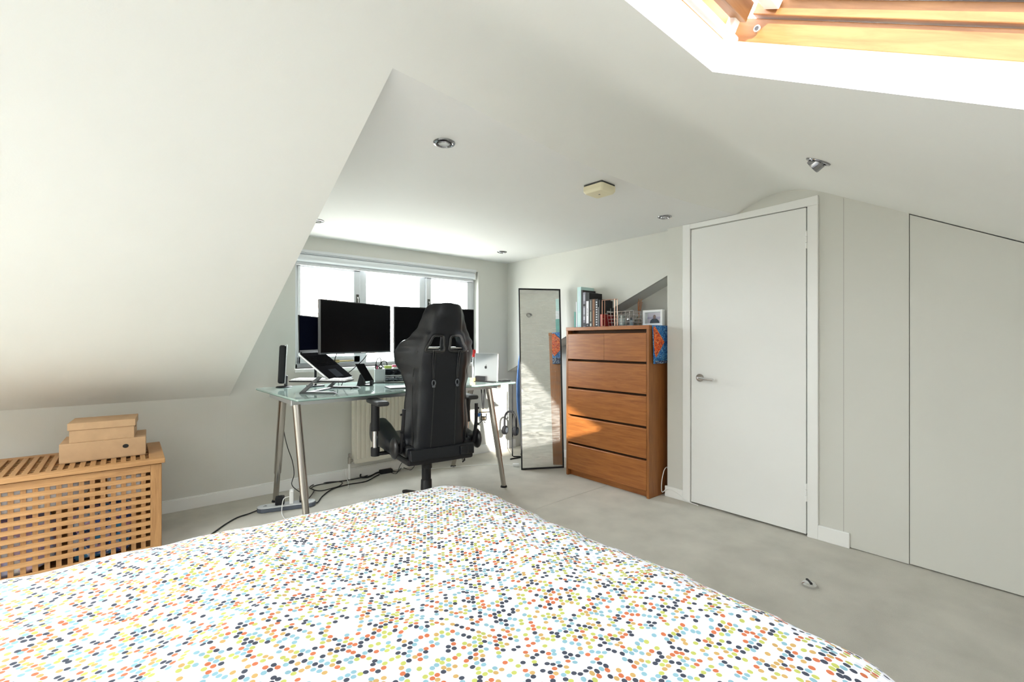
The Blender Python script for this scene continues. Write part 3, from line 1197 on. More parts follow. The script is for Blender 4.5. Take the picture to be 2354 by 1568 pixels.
# seat
g = G()
g.box((0, .03, .475), (.44, .50, .085))
seat = g.build('seat', LEATHER, chair, local=True, bevel=.035, seg=4, smooth='all')
for sx in (-1, 1):
    g = G()
    pr_ = [(-.17, .455), (-.19, .53), (-.06, .545), (.10, .60), (.22, .622), (.285, .59), (.295, .50), (.26, .452)]
    g.prism([(sx * .185, y, z) for y, z in pr_], (sx * .10, 0, 0))
    g.build('bolster', LEATHER, seat, local=True, bevel=.032, seg=4, smooth='all')
G().box((0, -.01, .418), (.42, .46, .04)).build('seat_pan', BLACK, chair, local=True, bevel=.012)
g = G()
g.prism([(-.20, -.272, .432), (-.205, -.262, .495), (.205, -.262, .495), (.20, -.272, .432)], (0, .05, 0))
g.box((.13, -.275, .462), (.05, .012, .050))
g.build('rear_cover', LEATHER, chair, local=True, bevel=.01, seg=3)
for sx in (-1, 1):
    g = G()
    g.ball((sx * .268, -.175, .50), (.022, .055, .062), 18)
    g.build('hinge_cover', mat('black_moulded_plastic', (.016, .016, .018), .28), chair, local=True, smooth='all')
    g = G()
    g.tube([(sx * .236, -.195, .48), (sx * .236, -.225, .60), (sx * .232, -.238, .73)], .011, 8)
    for z_ in (.60, .70):
        g.cyl((sx * .236, -.232, z_), (sx * .252, -.236, z_), .006, seg=10)
    g.build('back_bracket', BLACK, chair, local=True, smooth=True)
    ax = -.325 if sx < 0 else .285
    g = G()
    g.box((ax - sx * .09, -.0, .440), (.20, .045, .014))
    arm = g.build('arm_bracket', BLACK, chair, local=True, bevel=.003)
    g = G()
    g.cyl((ax, 0, .430), (ax, 0, .480), .026, seg=20)
    g.build('arm_socket', BLACK, arm, local=True, smooth=True)
    G().cyl((ax, 0, .580), (ax, 0, .738), .026, .025, seg=20).build('arm_sleeve', BLACK, arm, local=True, smooth=True)
    G().cyl((ax, 0, .47), (ax, 0, .59), .017, seg=20).build('arm_tube', CHROME, arm, local=True, smooth=True)
    g = G()
    g.box((ax - sx * .01, -.01, .752), (.075, .235, .028))
    pad = g.build('arm_pad', mat('soft_black_pad', (.03, .03, .032), .5), arm, local=True, bevel=.013, seg=4, smooth='all')
# column and star base
g = G()
g.lathe([(.026, .40), (.026, .34), (.0295, .34), (.0295, .24), (.034, .235), (.037, .14), (.042, .13), (.046, .09), (.03, .08)], seg=24)
g.build('gas_column', BLACK, chair, local=True, smooth=True)
g = G()
g.box((0, -.02, .395), (.20, .24, .035))
g.cyl((-.055, -.15, .35), (-.055, -.15, .40), .028, seg=16)
g.build('tilt_mechanism', BLACK, chair, local=True, bevel=.006)
for k in range(5):
    a = radians(96 + 72 * k)
    d = Vector((cos(a), sin(a), 0))
    g = G()
    n2 = Vector((-d.y, d.x, 0))
    sec = []
    for rr, w_, z0, z1 in ((.03, .030, .085, .135), (.18, .024, .080, .118), (.30, .020, .072, .096), (.33, .012, .072, .088)):
        sec.append([g.bm.verts.new(d * rr + n2 * w_ * s + Vector((0, 0, z))) for s, z in ((-1, z0), (1, z0), (.7, z1), (-.7, z1))])
    for a_, b_ in zip(sec[:-1], sec[1:]):
        for i in range(4):
            g.bm.faces.new((a_[i], a_[(i + 1) % 4], b_[(i + 1) % 4], b_[i]))
    g.bm.faces.new(sec[0][::-1])
    g.bm.faces.new(sec[-1])
    lg = g.build('leg', BLACK, chair, local=True, bevel=.006)
    g = G()
    c = d * .31
    for s in (-1, 1):
        g.cyl(c + n2 * (.004 * s) + Vector((0, 0, .027)), c + n2 * (.024 * s) + Vector((0, 0, .027)), .027, seg=18)
    g.cyl(c + Vector((0, 0, .03)), c + Vector((0, 0, .08)), .007, seg=8)
    g.build('caster', BLACK, lg, local=True, smooth=True)
g = G()
g.tube([(.10, -.03, .395), (.19, -.05, .400), (.215, -.075, .395)], .006, 8)
lv = g.build('tilt_lever', BLACK, chair, local=True, smooth=True)
g = G()
g.box((.222, -.082, .362), (.030, .004, .058), Euler((radians(8), radians(-18), radians(25))))
tg = g.build('tag', BLACK, lv, local=True, bevel=.001)
g = G()
for k in range(4):
    g.box((.2215 - .004 * (k - 1.5) , -.0850, .374 - .009 * k), (.016 - .003 * (k % 2), .0012, .0022), Euler((radians(8), radians(-18), radians(25))))
lab(g.build('tag_print', WHITE, lv, local=True), 'pale lines of print on the lever tag')

# ------------------------------------------------------------------ monitors on a twin arm


def frame3(o, x, y, z):
    return Matrix(((x.x, y.x, z.x, o.x), (x.y, y.y, z.y, o.y), (x.z, y.z, z.z, o.z), (0, 0, 0, 1)))


ZV = Vector((0, 0, 1))


def monitor(label, L, R, z0, z1, post, pr):
    L, R = Vector((*L, 0)), Vector((*R, 0))
    w = (R - L).length
    x = (R - L).normalized()
    n = Vector((-x.y, x.x, 0))           # away from the viewer
    o = thing('monitor', label, 'monitor', (L.x, L.y, z0), math.atan2(x.y, x.x), 'monitors on the desk')
    h = z1 - z0
    body = G().b(0, w, 0, .022, 0, h).build('casing', BLACK, o, local=True, bevel=.004)
    G().b(.006, w - .006, -.0012, .003, .012, h - .006).build('screen', SCREEN, o, local=True)
    G().b(.0, w, -.002, .004, 0, .0105).build('bezel', DARKGREY, o, local=True, bevel=.001)
    g = G()
    g.b(.0, w, -.001, .020, h, h + .0025)
    g.b(-.0025, 0, -.001, .020, 0, h)
    g.build('rim', mat('grey_rim', (.22, .22, .23), .35), o, local=True)
    G().b(w * .53, w * .53 + .045, -.0035, -.0015, .003, .0075).build('maker_mark', SILVER, o, local=True)
    g = G()
    g.b(w * .3, w * .7, .022, .045, h * .25, h * .75)
    g.build('rear_housing', BLACK, o, local=True, bevel=.01)
    pb = Vector((*post, 0))
    g = G()
    g.cyl((pb.x, pb.y, DZT + .006), (pb.x, pb.y, 1.21), pr, seg=14)
    st = g.build('stand_pole', BLACK, o, smooth=True)
    G().b(pb.x - .05, pb.x + .05, pb.y - .04, pb.y + .04, DZT, DZT + .008).build('stand_base', BLACK, st, bevel=.002)
    q = L + x * (w * .5 if pr > .01 else w * .35) + n * .045
    G().cyl((pb.x, pb.y, 1.20), (q.x, q.y, 1.20), .012, seg=10).build('stand_arm', BLACK, st, smooth=True)
    return o


monitor('black monitor turned towards the chair, beside the open laptop', (.963, 3.085), (1.573, 3.355), 1.030, 1.386, (1.02, 3.375), .008)
monitor('black monitor partly hidden behind the chair headrest', (1.577, 3.30), (2.250, 3.20), 1.027, 1.380, (1.76, 3.42), .016)
# ------------------------------------------------------------------ open laptop on its stand, with the keyboard parked underneath
N0 = Vector((0, 0, 1.117)) + FW * 2.85 + RT * (-1.311)
N0.z = 1.040
HX = (FW * .30 + RT * .027).normalized()       # along the hinge, away from the viewer
HY = Vector((HX.y, -HX.x, 0))                  # towards the front edge of the laptop
LW = .315
lap = thing('laptop', 'open black laptop with silver sides raised on the stand at the desk\'s left', 'laptop', N0)
TL = radians(39)
dn = (HY * cos(TL) - ZV * sin(TL))
dz = (HY * sin(TL) + ZV * cos(TL))
MD = frame3(N0, HX, dn, dz)
DLEN = .262
g = G()
g.box((LW / 2, DLEN / 2, -.006), (LW, DLEN, .012), M=MD)
base = g.build('base', SILVER, lap, bevel=.003)
G().box((LW / 2, DLEN / 2, .0006), (LW - .006, DLEN - .006, .0018), M=MD).build('deck', mat('dark_laptop_deck', (.014, .014, .016), .7, 0, 0), lap, bevel=.001)
kp = G().box((0, 0, .0022), (.0145, .0135, .0022), M=MD)
kp0 = kp.build('key', mat('laptop_key', (.010, .010, .011), .7, 0, 0), base, bevel=.0008)
first = True
for r_ in range(6):
    for c_ in range(15):
        off = MD.to_3x3() @ Vector((.025 + c_ * .0189, .038 + r_ * .0172, 0))
        k_ = kp0 if first else copy_child(kp0, base)
        k_.location = off
        first = False
G().box((LW / 2, .205, .0018), (.10, .075, .0016), M=MD).build('trackpad', mat('trackpad_dark', (.045, .05, .06), .7, 0, 0), lap, bevel=.0008)
sd = (ZV * cos(radians(1)) - HY * sin(radians(1)))
MS = frame3(N0 + dz * .006, HX, sd, -HY)
g = G()
g.box((LW / 2, .117, .004), (LW, .234, .007), M=MS)
g.build('lid', BLACK, lap, bevel=.003)
G().box((LW / 2, .122, -.0003), (LW - .012, .212, .0016), M=MS).build('screen', mat('laptop_screen', (.004, .005, .012), .7, 0, 0), lap)
g = G()
g.cyl(N0 + HX * .02 + dz * .004, N0 + HX * (LW - .02) + dz * .004, .006, seg=12)
g.build('hinge', BLACK, lap, smooth=True)

stn = thing('laptop_stand', 'folding grey metal laptop stand on the left end of the glass desk', 'laptop stand', (N0 + HY * .15 - ZV * .24))


def SP(f, r_, z):
    return Vector((N0.x, N0.y, 0)) + HX * f + HY * r_ + ZV * z


ALU = mat('grey_anodised_stand', (.085, .09, .095), .45, .4)
g = G()
g.box((LW / 2, .155, -.0165), (.24, .235, .006), M=MD)
g.build('platform', ALU, stn, bevel=.002)
for s in (.075, .24):
    g = G()
    g.box((s, DLEN + .006, -.010), (.022, .006, .030), M=MD)
    g.build('lip_hook', ALU, stn, bevel=.002)
SF = (-.055, .285)
for f in SF:
    g = G()
    g.prism([SP(f, .03, .8), SP(f, .265, .8), SP(f, .245, .811), SP(f, .055, .811)], HX * .026)
    g.build('foot_bar', ALU, stn, bevel=.002)
    g = G()
    g.prism([SP(f, .030, .803), SP(f, .062, .803), SP(f, .175, .900), SP(f, .150, .904)], HX * .012)
    g.build('strut', ALU, stn, bevel=.002)
g = G()
g.prism([SP(SF[0], .055, .8), SP(SF[1] + .02, .055, .8), SP(SF[1] + .02, .085, .8), SP(SF[0], .085, .8)], ZV * .006)
g.build('base_bridge', ALU, stn, bevel=.001)
g = G()
g.cyl(SP(SF[0], .125, .862), SP(SF[1] + .01, .125, .862), .0045, seg=10)
g.build('cross_rod', STEEL, stn, smooth=True)
# keyboard
KW, KD = .36, .118
MK = frame3(SP(-.040, -.043, .8665), HY, HX, ZV) @ Matrix.Rotation(radians(1.5), 4, 'X')
kb = thing('keyboard', 'white keyboard with dark underside resting on the laptop stand', 'keyboard', SP(-.04, .13, .866))
G().box((KW / 2, KD / 2, .005), (KW, KD, .010), M=MK).build('tray', BLACK, kb, bevel=.003)
G().box((KW / 2, KD / 2, .0105), (KW - .006, KD - .004, .003), M=MK).build('top_plate', mat('white_keyboard', (.82, .83, .86), .4), kb, bevel=.001)
kc = G().box((0, 0, .0145), (.0165, .0165, .006), M=MK).build('key', mat('white_keyboard', (.82, .83, .86), .4), kb, bevel=.0015)
first = True
for r_ in range(5):
    for c_ in range(17):
        off = MK.to_3x3() @ Vector((.018 + c_ * .0202, .018 + r_ * .0205, 0))
        k_ = kc if first else copy_child(kc, kb)
        k_.location = off
        first = False

# slim speaker at the far left
sp_c = Vector((.835, 3.45, DZT))
spk = thing('speaker', 'slim black upright desktop speaker at the back left desk corner', 'speaker', sp_c)
SPY = Vector((sp_c.x, sp_c.y, 0)).normalized()
MSP = frame3(sp_c + Vector((0, 0, .024)), Vector((SPY.y, -SPY.x, 0)), SPY, ZV) @ Matrix.Rotation(radians(2.5), 4, 'Y')
g = G()
g.box((-.018, 0, .133), (.044, .075, .262), M=MSP)
sbx = g.build('cabinet', BLACK, spk, bevel=.014, seg=4)
g = G()
g.box((.0055, .0, .135), (.0045, .066, .266), M=MSP)
lab(g.build('side_trim', SILVER, spk, bevel=.002), 'silver trim down one edge')
g = G()
g.box((.010, 0, .02), (.022, .04, .075), M=MSP)
g.build('neck', mat('brown_black_plastic', (.05, .042, .045), .4), spk, bevel=.006)
G().lathe([(.050, 0), (.052, .003), (.046, .007)], sp_c).build('base', BLACK, spk, smooth=True)

# phone on a little stand
pc = Vector((1.289, 3.192, DZT))
ps_ = thing('phone_stand', 'small black folding phone stand near the desk organizer', 'phone stand', pc)
pw = (FW * .75 + RT * .66).normalized()
pt = (-RT * .50 + ZV * .86).normalized()
pn = pw.cross(pt).normalized()
g = G()
a0 = pc + RT * (-.048)
g.prism([a0 + ZV * 0, a0 + RT * .055, a0 + RT * .048 + ZV * .055, a0 + RT * .030 + ZV * .085, a0 + RT * .022 + ZV * .080], FW * .045)
g.build('arm', BLACK, ps_, bevel=.004)
g = G()
g.box(pc + RT * .012 + FW * .03 + ZV * .004, (.08, .07, .008), Matrix.Rotation(-TH, 4, 'Z'))
g.box(pc + RT * .055 + FW * .02 + ZV * .022, (.016, .05, .034), Matrix.Rotation(-TH, 4, 'Z'))
g.build('base', BLACK, ps_, bevel=.003)
ph = thing('phone', 'black phone leaning back on the small phone stand', 'phone', pc + ZV * .03)
bc = pc + RT * .045 + ZV * .034
MP = frame3(bc, pw, pt, pn)
G().box((0, .070, 0), (.070, .142, .008), M=MP).build('case', BLACK, ph, bevel=.003)
sgn = -1 if pn.dot(FW) > 0 else 1
G().box((0, .070, sgn * .0042), (.064, .136, .0008), M=MP).build('screen', SCREEN, ph)

# desk organizer
oc = Vector((1.452, 3.368, DZT))
RO = Matrix.Rotation(-TH + radians(21), 4, 'Z')
MO = Matrix.Translation(oc) @ RO
CLEAR = glass('smoky_clear_plastic', (.80, .83, .84), .10)
org = thing('desk_organizer', 'clear plastic desk organizer with a pen cup and two small drawers', 'organizer', oc)
MESH = mat('silver_mesh', (.45, .48, .49), .35, .6)
g = G()
g.box((.034, .002, .052), (.066, .003, .100), M=MO)
g.box((.034, .078, .052), (.066, .003, .100), M=MO)
g.box((.002, .04, .052), (.003, .078, .100), M=MO)
g.box((.066, .04, .052), (.003, .078, .100), M=MO)
g.box((.034, .04, .003), (.066, .078, .004), M=MO)
g.build('pen_cup', MESH, org)
g = G()
for x in (.072, .218):
    g.box((x, .045, .052), (.004, .092, .104), M=MO)
for z in (.002, .052, .104):
    g.box((.145, .045, z), (.150, .092, .004), M=MO)
g.box((.145, .090, .052), (.150, .003, .104), M=MO)
g.build('case', PVC, org)
for z in (.028, .078):
    g = G()
    g.box((.145, -.001, z), (.138, .003, .044), M=MO)
    dr = g.build('drawer', CLEAR, org)
    G().box((.145, -.006, z + .010), (.012, .008, .010), M=MO).build('knob', BLACK, dr, bevel=.002)
    g = G()
    for k in range(7):
        g.box((.09 + .018 * k, .03 + .02 * (k % 3), z - .008), (.018, .02, .014 + .012 * ((k * 5) % 3)), Euler((0, 0, k)), M=MO)
    lab(g.build('drawer_contents', DARKGREY, dr), 'dark bits and pieces seen through the drawer front')
sc = thing('scissors', 'scissors with black loop handles standing in the pen cup', 'scissors', oc + Vector((.03, .03, .02)))
MSZ = MO @ Matrix.Translation((.038, .04, .004))
for s, (lx, lz, rx, rz, tl) in enumerate(((-.008, .150, .017, .034, 12), (.034, .135, .021, .024, -28))):
    g = G()
    pts = []
    for k in range(10):
        a = 2 * pi * k / 10
        q = Vector((rx * cos(a), 0, rz * sin(a)))
        q = Matrix.Rotation(radians(tl), 3, 'Y') @ q
        pts.append(MSZ @ Vector((lx + q.x, s * .004, lz + q.z)))
    g.tube(pts, .0038, 8, closed=True, n=3)
    g.tube([MSZ @ Vector((lx * .6 + (.004 if s == 0 else -.004), s * .004, lz - rz - .0)), MSZ @ Vector((.004, s * .004, .085))], .0055, 8, smooth=False)
    g.build('handle', BLACK, sc, smooth='all')
    g = G()
    g.box((0.002 + s * .003, s * .003, .045), (.012, .002, .085), M=MSZ)
    g.build('blade', CHROME, sc)
for i, (dx, dy, h, m, l_) in enumerate(((.012, .03, .135, BLACK, 'black pen standing at the left edge of the pen cup'),
                                        (.018, .055, .140, mat('pink_pen', (.75, .30, .40), .4), 'pink pen standing beside the scissors in the pen cup'),
                                        (.026, .02, .128, mat('wine_pen', (.30, .03, .10), .4), 'wine red pen in front of the scissors in the pen cup'))):
    p0 = MO @ Vector((dx + .01, dy, .006))
    p1 = MO @ Vector((dx - .006, dy + .004, h))
    g = G()
    g.cyl(p0, p1, .0042, seg=10)
    pen = g.build('pen', m, loc=p0, smooth=True)
    tag(pen, l_, 'pen', 'pens in the pen cup')
    G().cyl(p1, p1 + (p1 - p0).normalized() * .006, .0036, .002, seg=10).build('pen_end', DARKGREY, pen, smooth=True)
for nm, l_, c, s, m in (('sticky_note_pad', 'lime green note pad lying on top of the desk organizer', (.100, .045, .1165), (.052, .07, .021), mat('lime_paper', (.48, .60, .16), .8)),
                        ('eraser', 'pink eraser lying on the desk organizer beside the green pad', (.150, .045, .124), (.034, .05, .016), mat('rose_rubber', (.66, .12, .20), .6)),
                        ('card_stack', 'stack of white cards on the right of the desk organizer', (.178, .045, .111), (.070, .07, .010), WHITE),
                        ('tape_roll_box', 'small dark green tin on the white cards of the organizer', (.192, .045, .1235), (.030, .05, .013), mat('dark_green_tin', (.12, .20, .17), .4))):
    g = G()
    cz = c[2]
    g.box(c, s, M=MO)
    o_ = g.build(nm if nm != 'tape_roll_box' else 'tin', m, loc=MO @ Vector((c[0], c[1], cz - s[2] / 2)), bevel=.002)
    tag(o_, l_, {'sticky_note_pad': 'note pad', 'eraser': 'eraser', 'card_stack': 'cards', 'tape_roll_box': 'tin'}[nm])
yb = on_z(936, 880, DZT)
o_ = G().box(yb + Vector((.045, .03, .038)), (.07, .05, .075), Matrix.Rotation(radians(10), 4, 'Z')).build('carton', mat('olive_yellow_card', (.50, .46, .13), .7), loc=yb, bevel=.002)
tag(o_, 'small olive yellow carton between the organizer and the chair', 'carton')
# notebook in front of the organizer
nb = thing('notebook', 'thin white notebook with dark cover lying on the desk by the chair', 'notebook', (1.47, 2.93, DZT))
MN = Matrix.Translation((1.345, 2.915, DZT)) @ Matrix.Rotation(radians(-12), 4, 'Z')
G().box((.12, .02, .003), (.235, .165, .006), M=MN).build('cover', DARKGREY, nb, bevel=.001)
G().box((.12, .021, .0068), (.229, .159, .003), M=MN).build('page', mat('white_paper', (.86, .87, .9), .7), nb, bevel=.0008)
g = G()
g.tube([on_z(806, 893, DZT + .004), on_z(842, 881, DZT + .004), on_z(880, 880, DZT + .004), on_z(940, 879.5, DZT + .004), on_z(1000, 877, DZT + .004)], .0035, 8)
tag(g.build('desk_cable', BLACK, loc=on_z(880, 880, DZT), smooth='all'), 'black cable lying along the back of the glass desk', 'cable')
for (pts, l_) in (([at(774, 814, 3.22), at(770, 826, 3.2), at(771, 842, 3.2), at(774, 862, 3.24), on_z(778, 882, DZT + .003)], 'black cable dropping from the left monitor behind the laptop'),
                  ([at(846, 812, 3.45), at(834, 828, 3.43), at(812, 848, 3.38), at(797, 862, 3.36), on_z(785, 886, DZT + .003)], 'thin dark cable slanting from the monitor edge down to the desk')):
    g = G()
    g.tube(pts, .0032, 8)
    tag(g.build('monitor_cable', BLACK, loc=pts[-1], smooth='all'), l_, 'cable')

# silver laptop standing closed in an upright holder at the right-hand end
ml = Vector((2.118, 3.012, DZT))
mr = Vector((2.186, 2.803, DZT))
mx_ = (mr - ml).normalized()
my_ = Vector((-mx_.y, mx_.x, 0))
if my_.dot(FW) < 0:
    my_ = -my_
mw = (mr - ml).length
MM = frame3(ml + ZV * .004, mx_, my_, ZV) @ Matrix.Rotation(radians(-3), 4, 'X')
mac = thing('laptop', 'silver laptop standing upright at the right end of the desk', 'laptop', ml.lerp(mr, .5))
G().box((mw / 2, .004, .109), (mw, .007, .216), M=MM).build('lid', SILVER, mac, bevel=.003, seg=3)
G().box((mw / 2, .0125, .109), (mw, .009, .216), M=MM).build('base', SILVER, mac, bevel=.003, seg=3)
g = G()     # fruit-shaped mark on the lid: a bitten round with a leaf
q = []
R_ = .0125
for k in range(28):
    a = 2 * pi * k / 28 + pi / 2
    rr = R_ * (1 - .16 * math.exp(-((a - pi / 2) % (2 * pi) - 0) ** 2 * 6) - .12 * math.exp(-((a - 3 * pi / 2)) ** 2 * 8))
    x, z = rr * .92 * cos(a), rr * sin(a)
    dxb, dzb = x - .0150, z - .0022
    dd = math.hypot(dxb, dzb)
    if dd < .0062:
        x, z = .0150 + dxb / max(dd, 1e-5) * .0062 * -1 if False else .0150 - .0062 * abs(dxb) / max(dd, 1e-5), .0022 + .0062 * dzb / max(dd, 1e-5)
    q.append(MM @ Vector((mw / 2 + x, -.0002, .108 + z)))
g.prism(q, my_ * .0006)
lf = []
for k in range(10):
    a = 2 * pi * k / 10
    p_ = Matrix.Rotation(radians(40), 3, 'Y') @ Vector((.0022 * cos(a), 0, .0048 * sin(a)))
    lf.append(MM @ Vector((mw / 2 + .002 + p_.x, -.0002, .108 + .0170 + p_.z)))
g.prism(lf, my_ * .0006)
lab(g.build('emblem', BLACK, mac), 'dark fruit-shaped emblem in the middle of the lid')
dk = thing('laptop_holder', 'low black upright holder at the foot of the silver laptop', 'laptop holder', ml.lerp(mr, .4))
MH = frame3(ml, mx_, my_, ZV)
g = G()
g.box((mw * .36, -.016, .022), (.098, .022, .044), M=MH)
g.build('front_block', BLACK, dk, bevel=.003)
g = G()
g.box((mw * .36, .034, .022), (.098, .018, .044), M=MH)
g.build('rear_block', BLACK, dk, bevel=.003)
g = G()
g.box((mw * .5, -.018, .002), (mw * .9, .05, .004), M=MH)
g.build('base_plate', BLACK, dk, bevel=.001)
bt = at(1089.5, 860, 3.80)
bt.z = DZT
bot = thing('bottle', 'slim grey bottle with a red cap behind the silver laptop', 'bottle', bt)
g = G()
g.lathe([(.014, 0), (.015, .005), (.015, .15), (.010, .175), (.008, .185)], bt)
g.build('body', mat('grey_bottle', (.45, .46, .47), .35), bot, smooth=True)
G().lathe([(.013, .186), (.0145, .190), (.0145, .232), (.012, .246)], bt).build('cap', mat('red_plastic', (.72, .03, .03), .4), bot, smooth=True)
on_ = on_z(1087, 877, DZT)
o_ = G().box(on_ + Vector((.0, .0, .014)), (.032, .03, .028), Matrix.Rotation(radians(15), 4, 'Z')).build('sticky_note_pad', mat('orange_paper', (.85, .52, .20), .8), loc=on_, bevel=.001)
tag(o_, 'small orange note block between the chair and the silver laptop', 'note pad')
cl = Vector((2.255, 2.84, DZT))
ck = thing('desk_clamp', 'flat black clamp on the right end of the glass desk', 'clamp', cl)
G().b(2.235, 2.318, 2.80, 2.87, DZT, DZT + .010).build('upper_jaw', BLACK, ck, bevel=.002)
g = G()
g.b(2.313, 2.321, 2.805, 2.86, DZT, DZT + .010)
g.build('screw_plate', DARKGREY, ck)

# strap with trinkets hanging under the desk
hp_ = at(1109, 893, 3.66)
hang = thing('hanging_strap', 'black strap hanging under the desk with a beige toy and blue tag', 'strap', hp_)
g = G()
p0 = at(1106, 889, 3.66)
p1 = at(1110, 940, 3.66)
for a_, b_ in ((1106, 1110), (1114, 1111)):
    g.tube([at(a_, 888, 3.66), at((a_ + b_) / 2, 915, 3.66), at(b_, 941, 3.66)], .005, 6)
g.build('strap', BLACK, hang, smooth='all')
BEI = mat('beige_plastic', (.66, .52, .34), .6)
g = G()
g.prism([at(1105, 950, 3.655), at(1120, 949, 3.655), at(1118, 941, 3.655), at(1108, 940, 3.655)], FW * .03)
g.build('toy_shell', BEI, hang, bevel=.004)
g = G()
for a_, b_ in (((1101, 948), (1127, 947)), ((1107, 951), (1106, 966)), ((1118, 951), (1117, 966)), ((1106, 966), (1117, 966)), ((1106, 958), (1118, 958))):
    g.cyl(at(*a_, 3.65), at(*b_, 3.65), .0035, seg=8)
g.tube([at(1108, 968, 3.65), at(1103, 972, 3.65), at(1100, 975, 3.65)], .003, 6)
g.tube([at(1112, 968, 3.65), at(1114, 971, 3.65), at(1116, 972, 3.65)], .003, 6)
g.build('toy_limbs', BLACK, hang, smooth=True)
g = G()
g.prism([at(1107.5, 959, 3.66), at(1116, 959, 3.66), at(1115.5, 965, 3.66), at(1108, 965, 3.66)], FW * .015)
g.build('toy_body', BEI, hang)
g = G()
g.prism([at(1090, 951, 3.66), at(1106, 950, 3.66), at(1104, 957, 3.66), at(1092, 960, 3.66)], FW * .012)
lab(g.build('tag', mat('blue_tag', (.06, .20, .62), .5), hang, bevel=.001), 'blue tag')

# ------------------------------------------------------------------ headphones on a rod stand, mirror, blue board
hs = thing('headphone_stand', 'thin black rod stand in the corner carrying headphones', 'stand', (2.855, 3.42, 0))
g = G()
g.tube([(2.855, 3.42, .70), (2.855, 3.42, .014), (2.865, 3.41, .006), (2.95, 3.34, .006)], .006, 10, smooth=False)
g.build('pole', BLACK, hs, smooth=True)
G().tube([(2.78, 3.36, .006), (2.95, 3.34, .006), (2.98, 3.44, .006)], .006, 8, smooth=False).build('foot', BLACK, hs, smooth=True)
g = G()
g.tube([(2.855, 3.42, .452), (2.845, 3.40, .437), (2.835, 3.38, .434), (2.83, 3.37, .446)], .006, 8)
g.build('hook', BLACK, hs, smooth=True)
hd = thing('headphones', 'dark grey over-ear headphones hanging on the rod stand', 'headphones', (2.84, 3.36, .22))
hc = at(1173, 985, 4.36)
HDX = (RT * .85 - FW * .5).normalized()
band = []
for k in range(9):
    a = pi * k / 8
    band.append(hc + HDX * (-.062 * cos(a)) + ZV * (.065 + .095 * sin(a) ** .8))
g = G()
g.tube([hc - HDX * .062 + ZV * .0] + band + [hc + HDX * .062 + ZV * .0], .010, 8)
g.build('headband', BLACK, hd, smooth='all')
for s in (-1, 1):
    c = hc + HDX * (.058 * s) - ZV * .02
    g = G()
    q = HDX.to_track_quat('Z', 'Y').to_matrix().to_4x4()
    g.lathe([(.030, -.018), (.042, -.012), (.044, .0), (.040, .014), (.028, .020)], c, 22, q)
    cu = g.build('ear_cup', BLACK, hd, smooth=True)
    g = G()
    g.lathe([(.020, -.0225), (.024, -.020), (.024, .0215), (.018, .0235)], c, 18, q)
    g.build('cup_disc', DARKGREY, cu, smooth=True)

BL = Vector((2.627, 3.024, 0))
BR = Vector((2.963, 2.838, 0))
mx = (BR - BL).normalized()
mn = Vector((-mx.y, mx.x, 0))
if mn.dot(FW) < 0:
    mn = -mn
lean = math.atan2(.10, 1.575)
mu = (ZV * cos(lean) + mn * sin(lean) - mx * .003).normalized()
mb = mx.cross(mu).normalized()
if mb.dot(FW) < 0:
    mb = -mb
MW, MHt = .384, 1.588
mir = thing('mirror', 'tall leaning mirror with a thin black frame beside the chest of drawers', 'mirror', BL.lerp(BR, .5))
MMI = frame3(BL + ZV * .001, mx, mb, mu)
for nm, c, s in (('frame_rail', (MW / 2, .011, .006), (MW, .022, .012)), ('frame_rail', (MW / 2, .011, MHt - .006), (MW, .022, .012)),
                 ('frame_stile', (.005, .011, MHt / 2), (.010, .022, MHt)), ('frame_stile', (MW - .005, .011, MHt / 2), (.010, .022, MHt))):
    G().box(c, s, M=MMI).build(nm, BLACK, mir, bevel=.002)
G().box((MW / 2, .018, MHt / 2), (MW - .02, .006, MHt - .02), M=MMI).build('backing', BLACK, mir)


def dusty_mirror():
    m = mat('dusty_mirror', (.85, .88, .87), 0.0, 1.0)
    nt = m.node_tree
    b = nt.nodes['Principled BSDF']
    out = nt.nodes['Material Output']
    b.inputs['Roughness'].default_value = .0
    d = nt.nodes.new('ShaderNodeBsdfDiffuse')
    d.inputs['Color'].default_value = (.82, .82, .80, 1)
    mxs = nt.nodes.new('ShaderNodeMixShader')
    tc = nt.nodes.new('ShaderNodeTexCoord')
    mp = nt.nodes.new('ShaderNodeMapping')
    mp.inputs['Scale'].default_value = (5, 5, 26)
    nt.links.new(tc.outputs['Object'], mp.inputs['Vector'])
    n1 = nt.nodes.new('ShaderNodeTexNoise')
    n1.inputs['Scale'].default_value = 1.6
    n1.inputs['Detail'].default_value = 6
    n1.inputs['Distortion'].default_value = 1.2
    nt.links.new(mp.outputs[0], n1.inputs['Vector'])
    r = nt.nodes.new('ShaderNodeValToRGB')
    r.color_ramp.elements[0].position = .36
    r.color_ramp.elements[0].color = (.05, .05, .05, 1)
    r.color_ramp.elements[1].position = .72
    r.color_ramp.elements[1].color = (.24, .24, .24, 1)
    nt.links.new(n1.outputs['Fac'], r.inputs[0])
    nt.links.new(r.outputs[0], mxs.inputs[0])
    nt.links.new(b.outputs[0], mxs.inputs[1])
    nt.links.new(d.outputs[0], mxs.inputs[2])
    nt.links.new(mxs.outputs[0], out.inputs['Surface'])
    return m


G().box((MW / 2, .0125, MHt / 2), (MW - .018, .003, MHt - .018), M=MMI).build('mirror_glass', dusty_mirror(), mir)

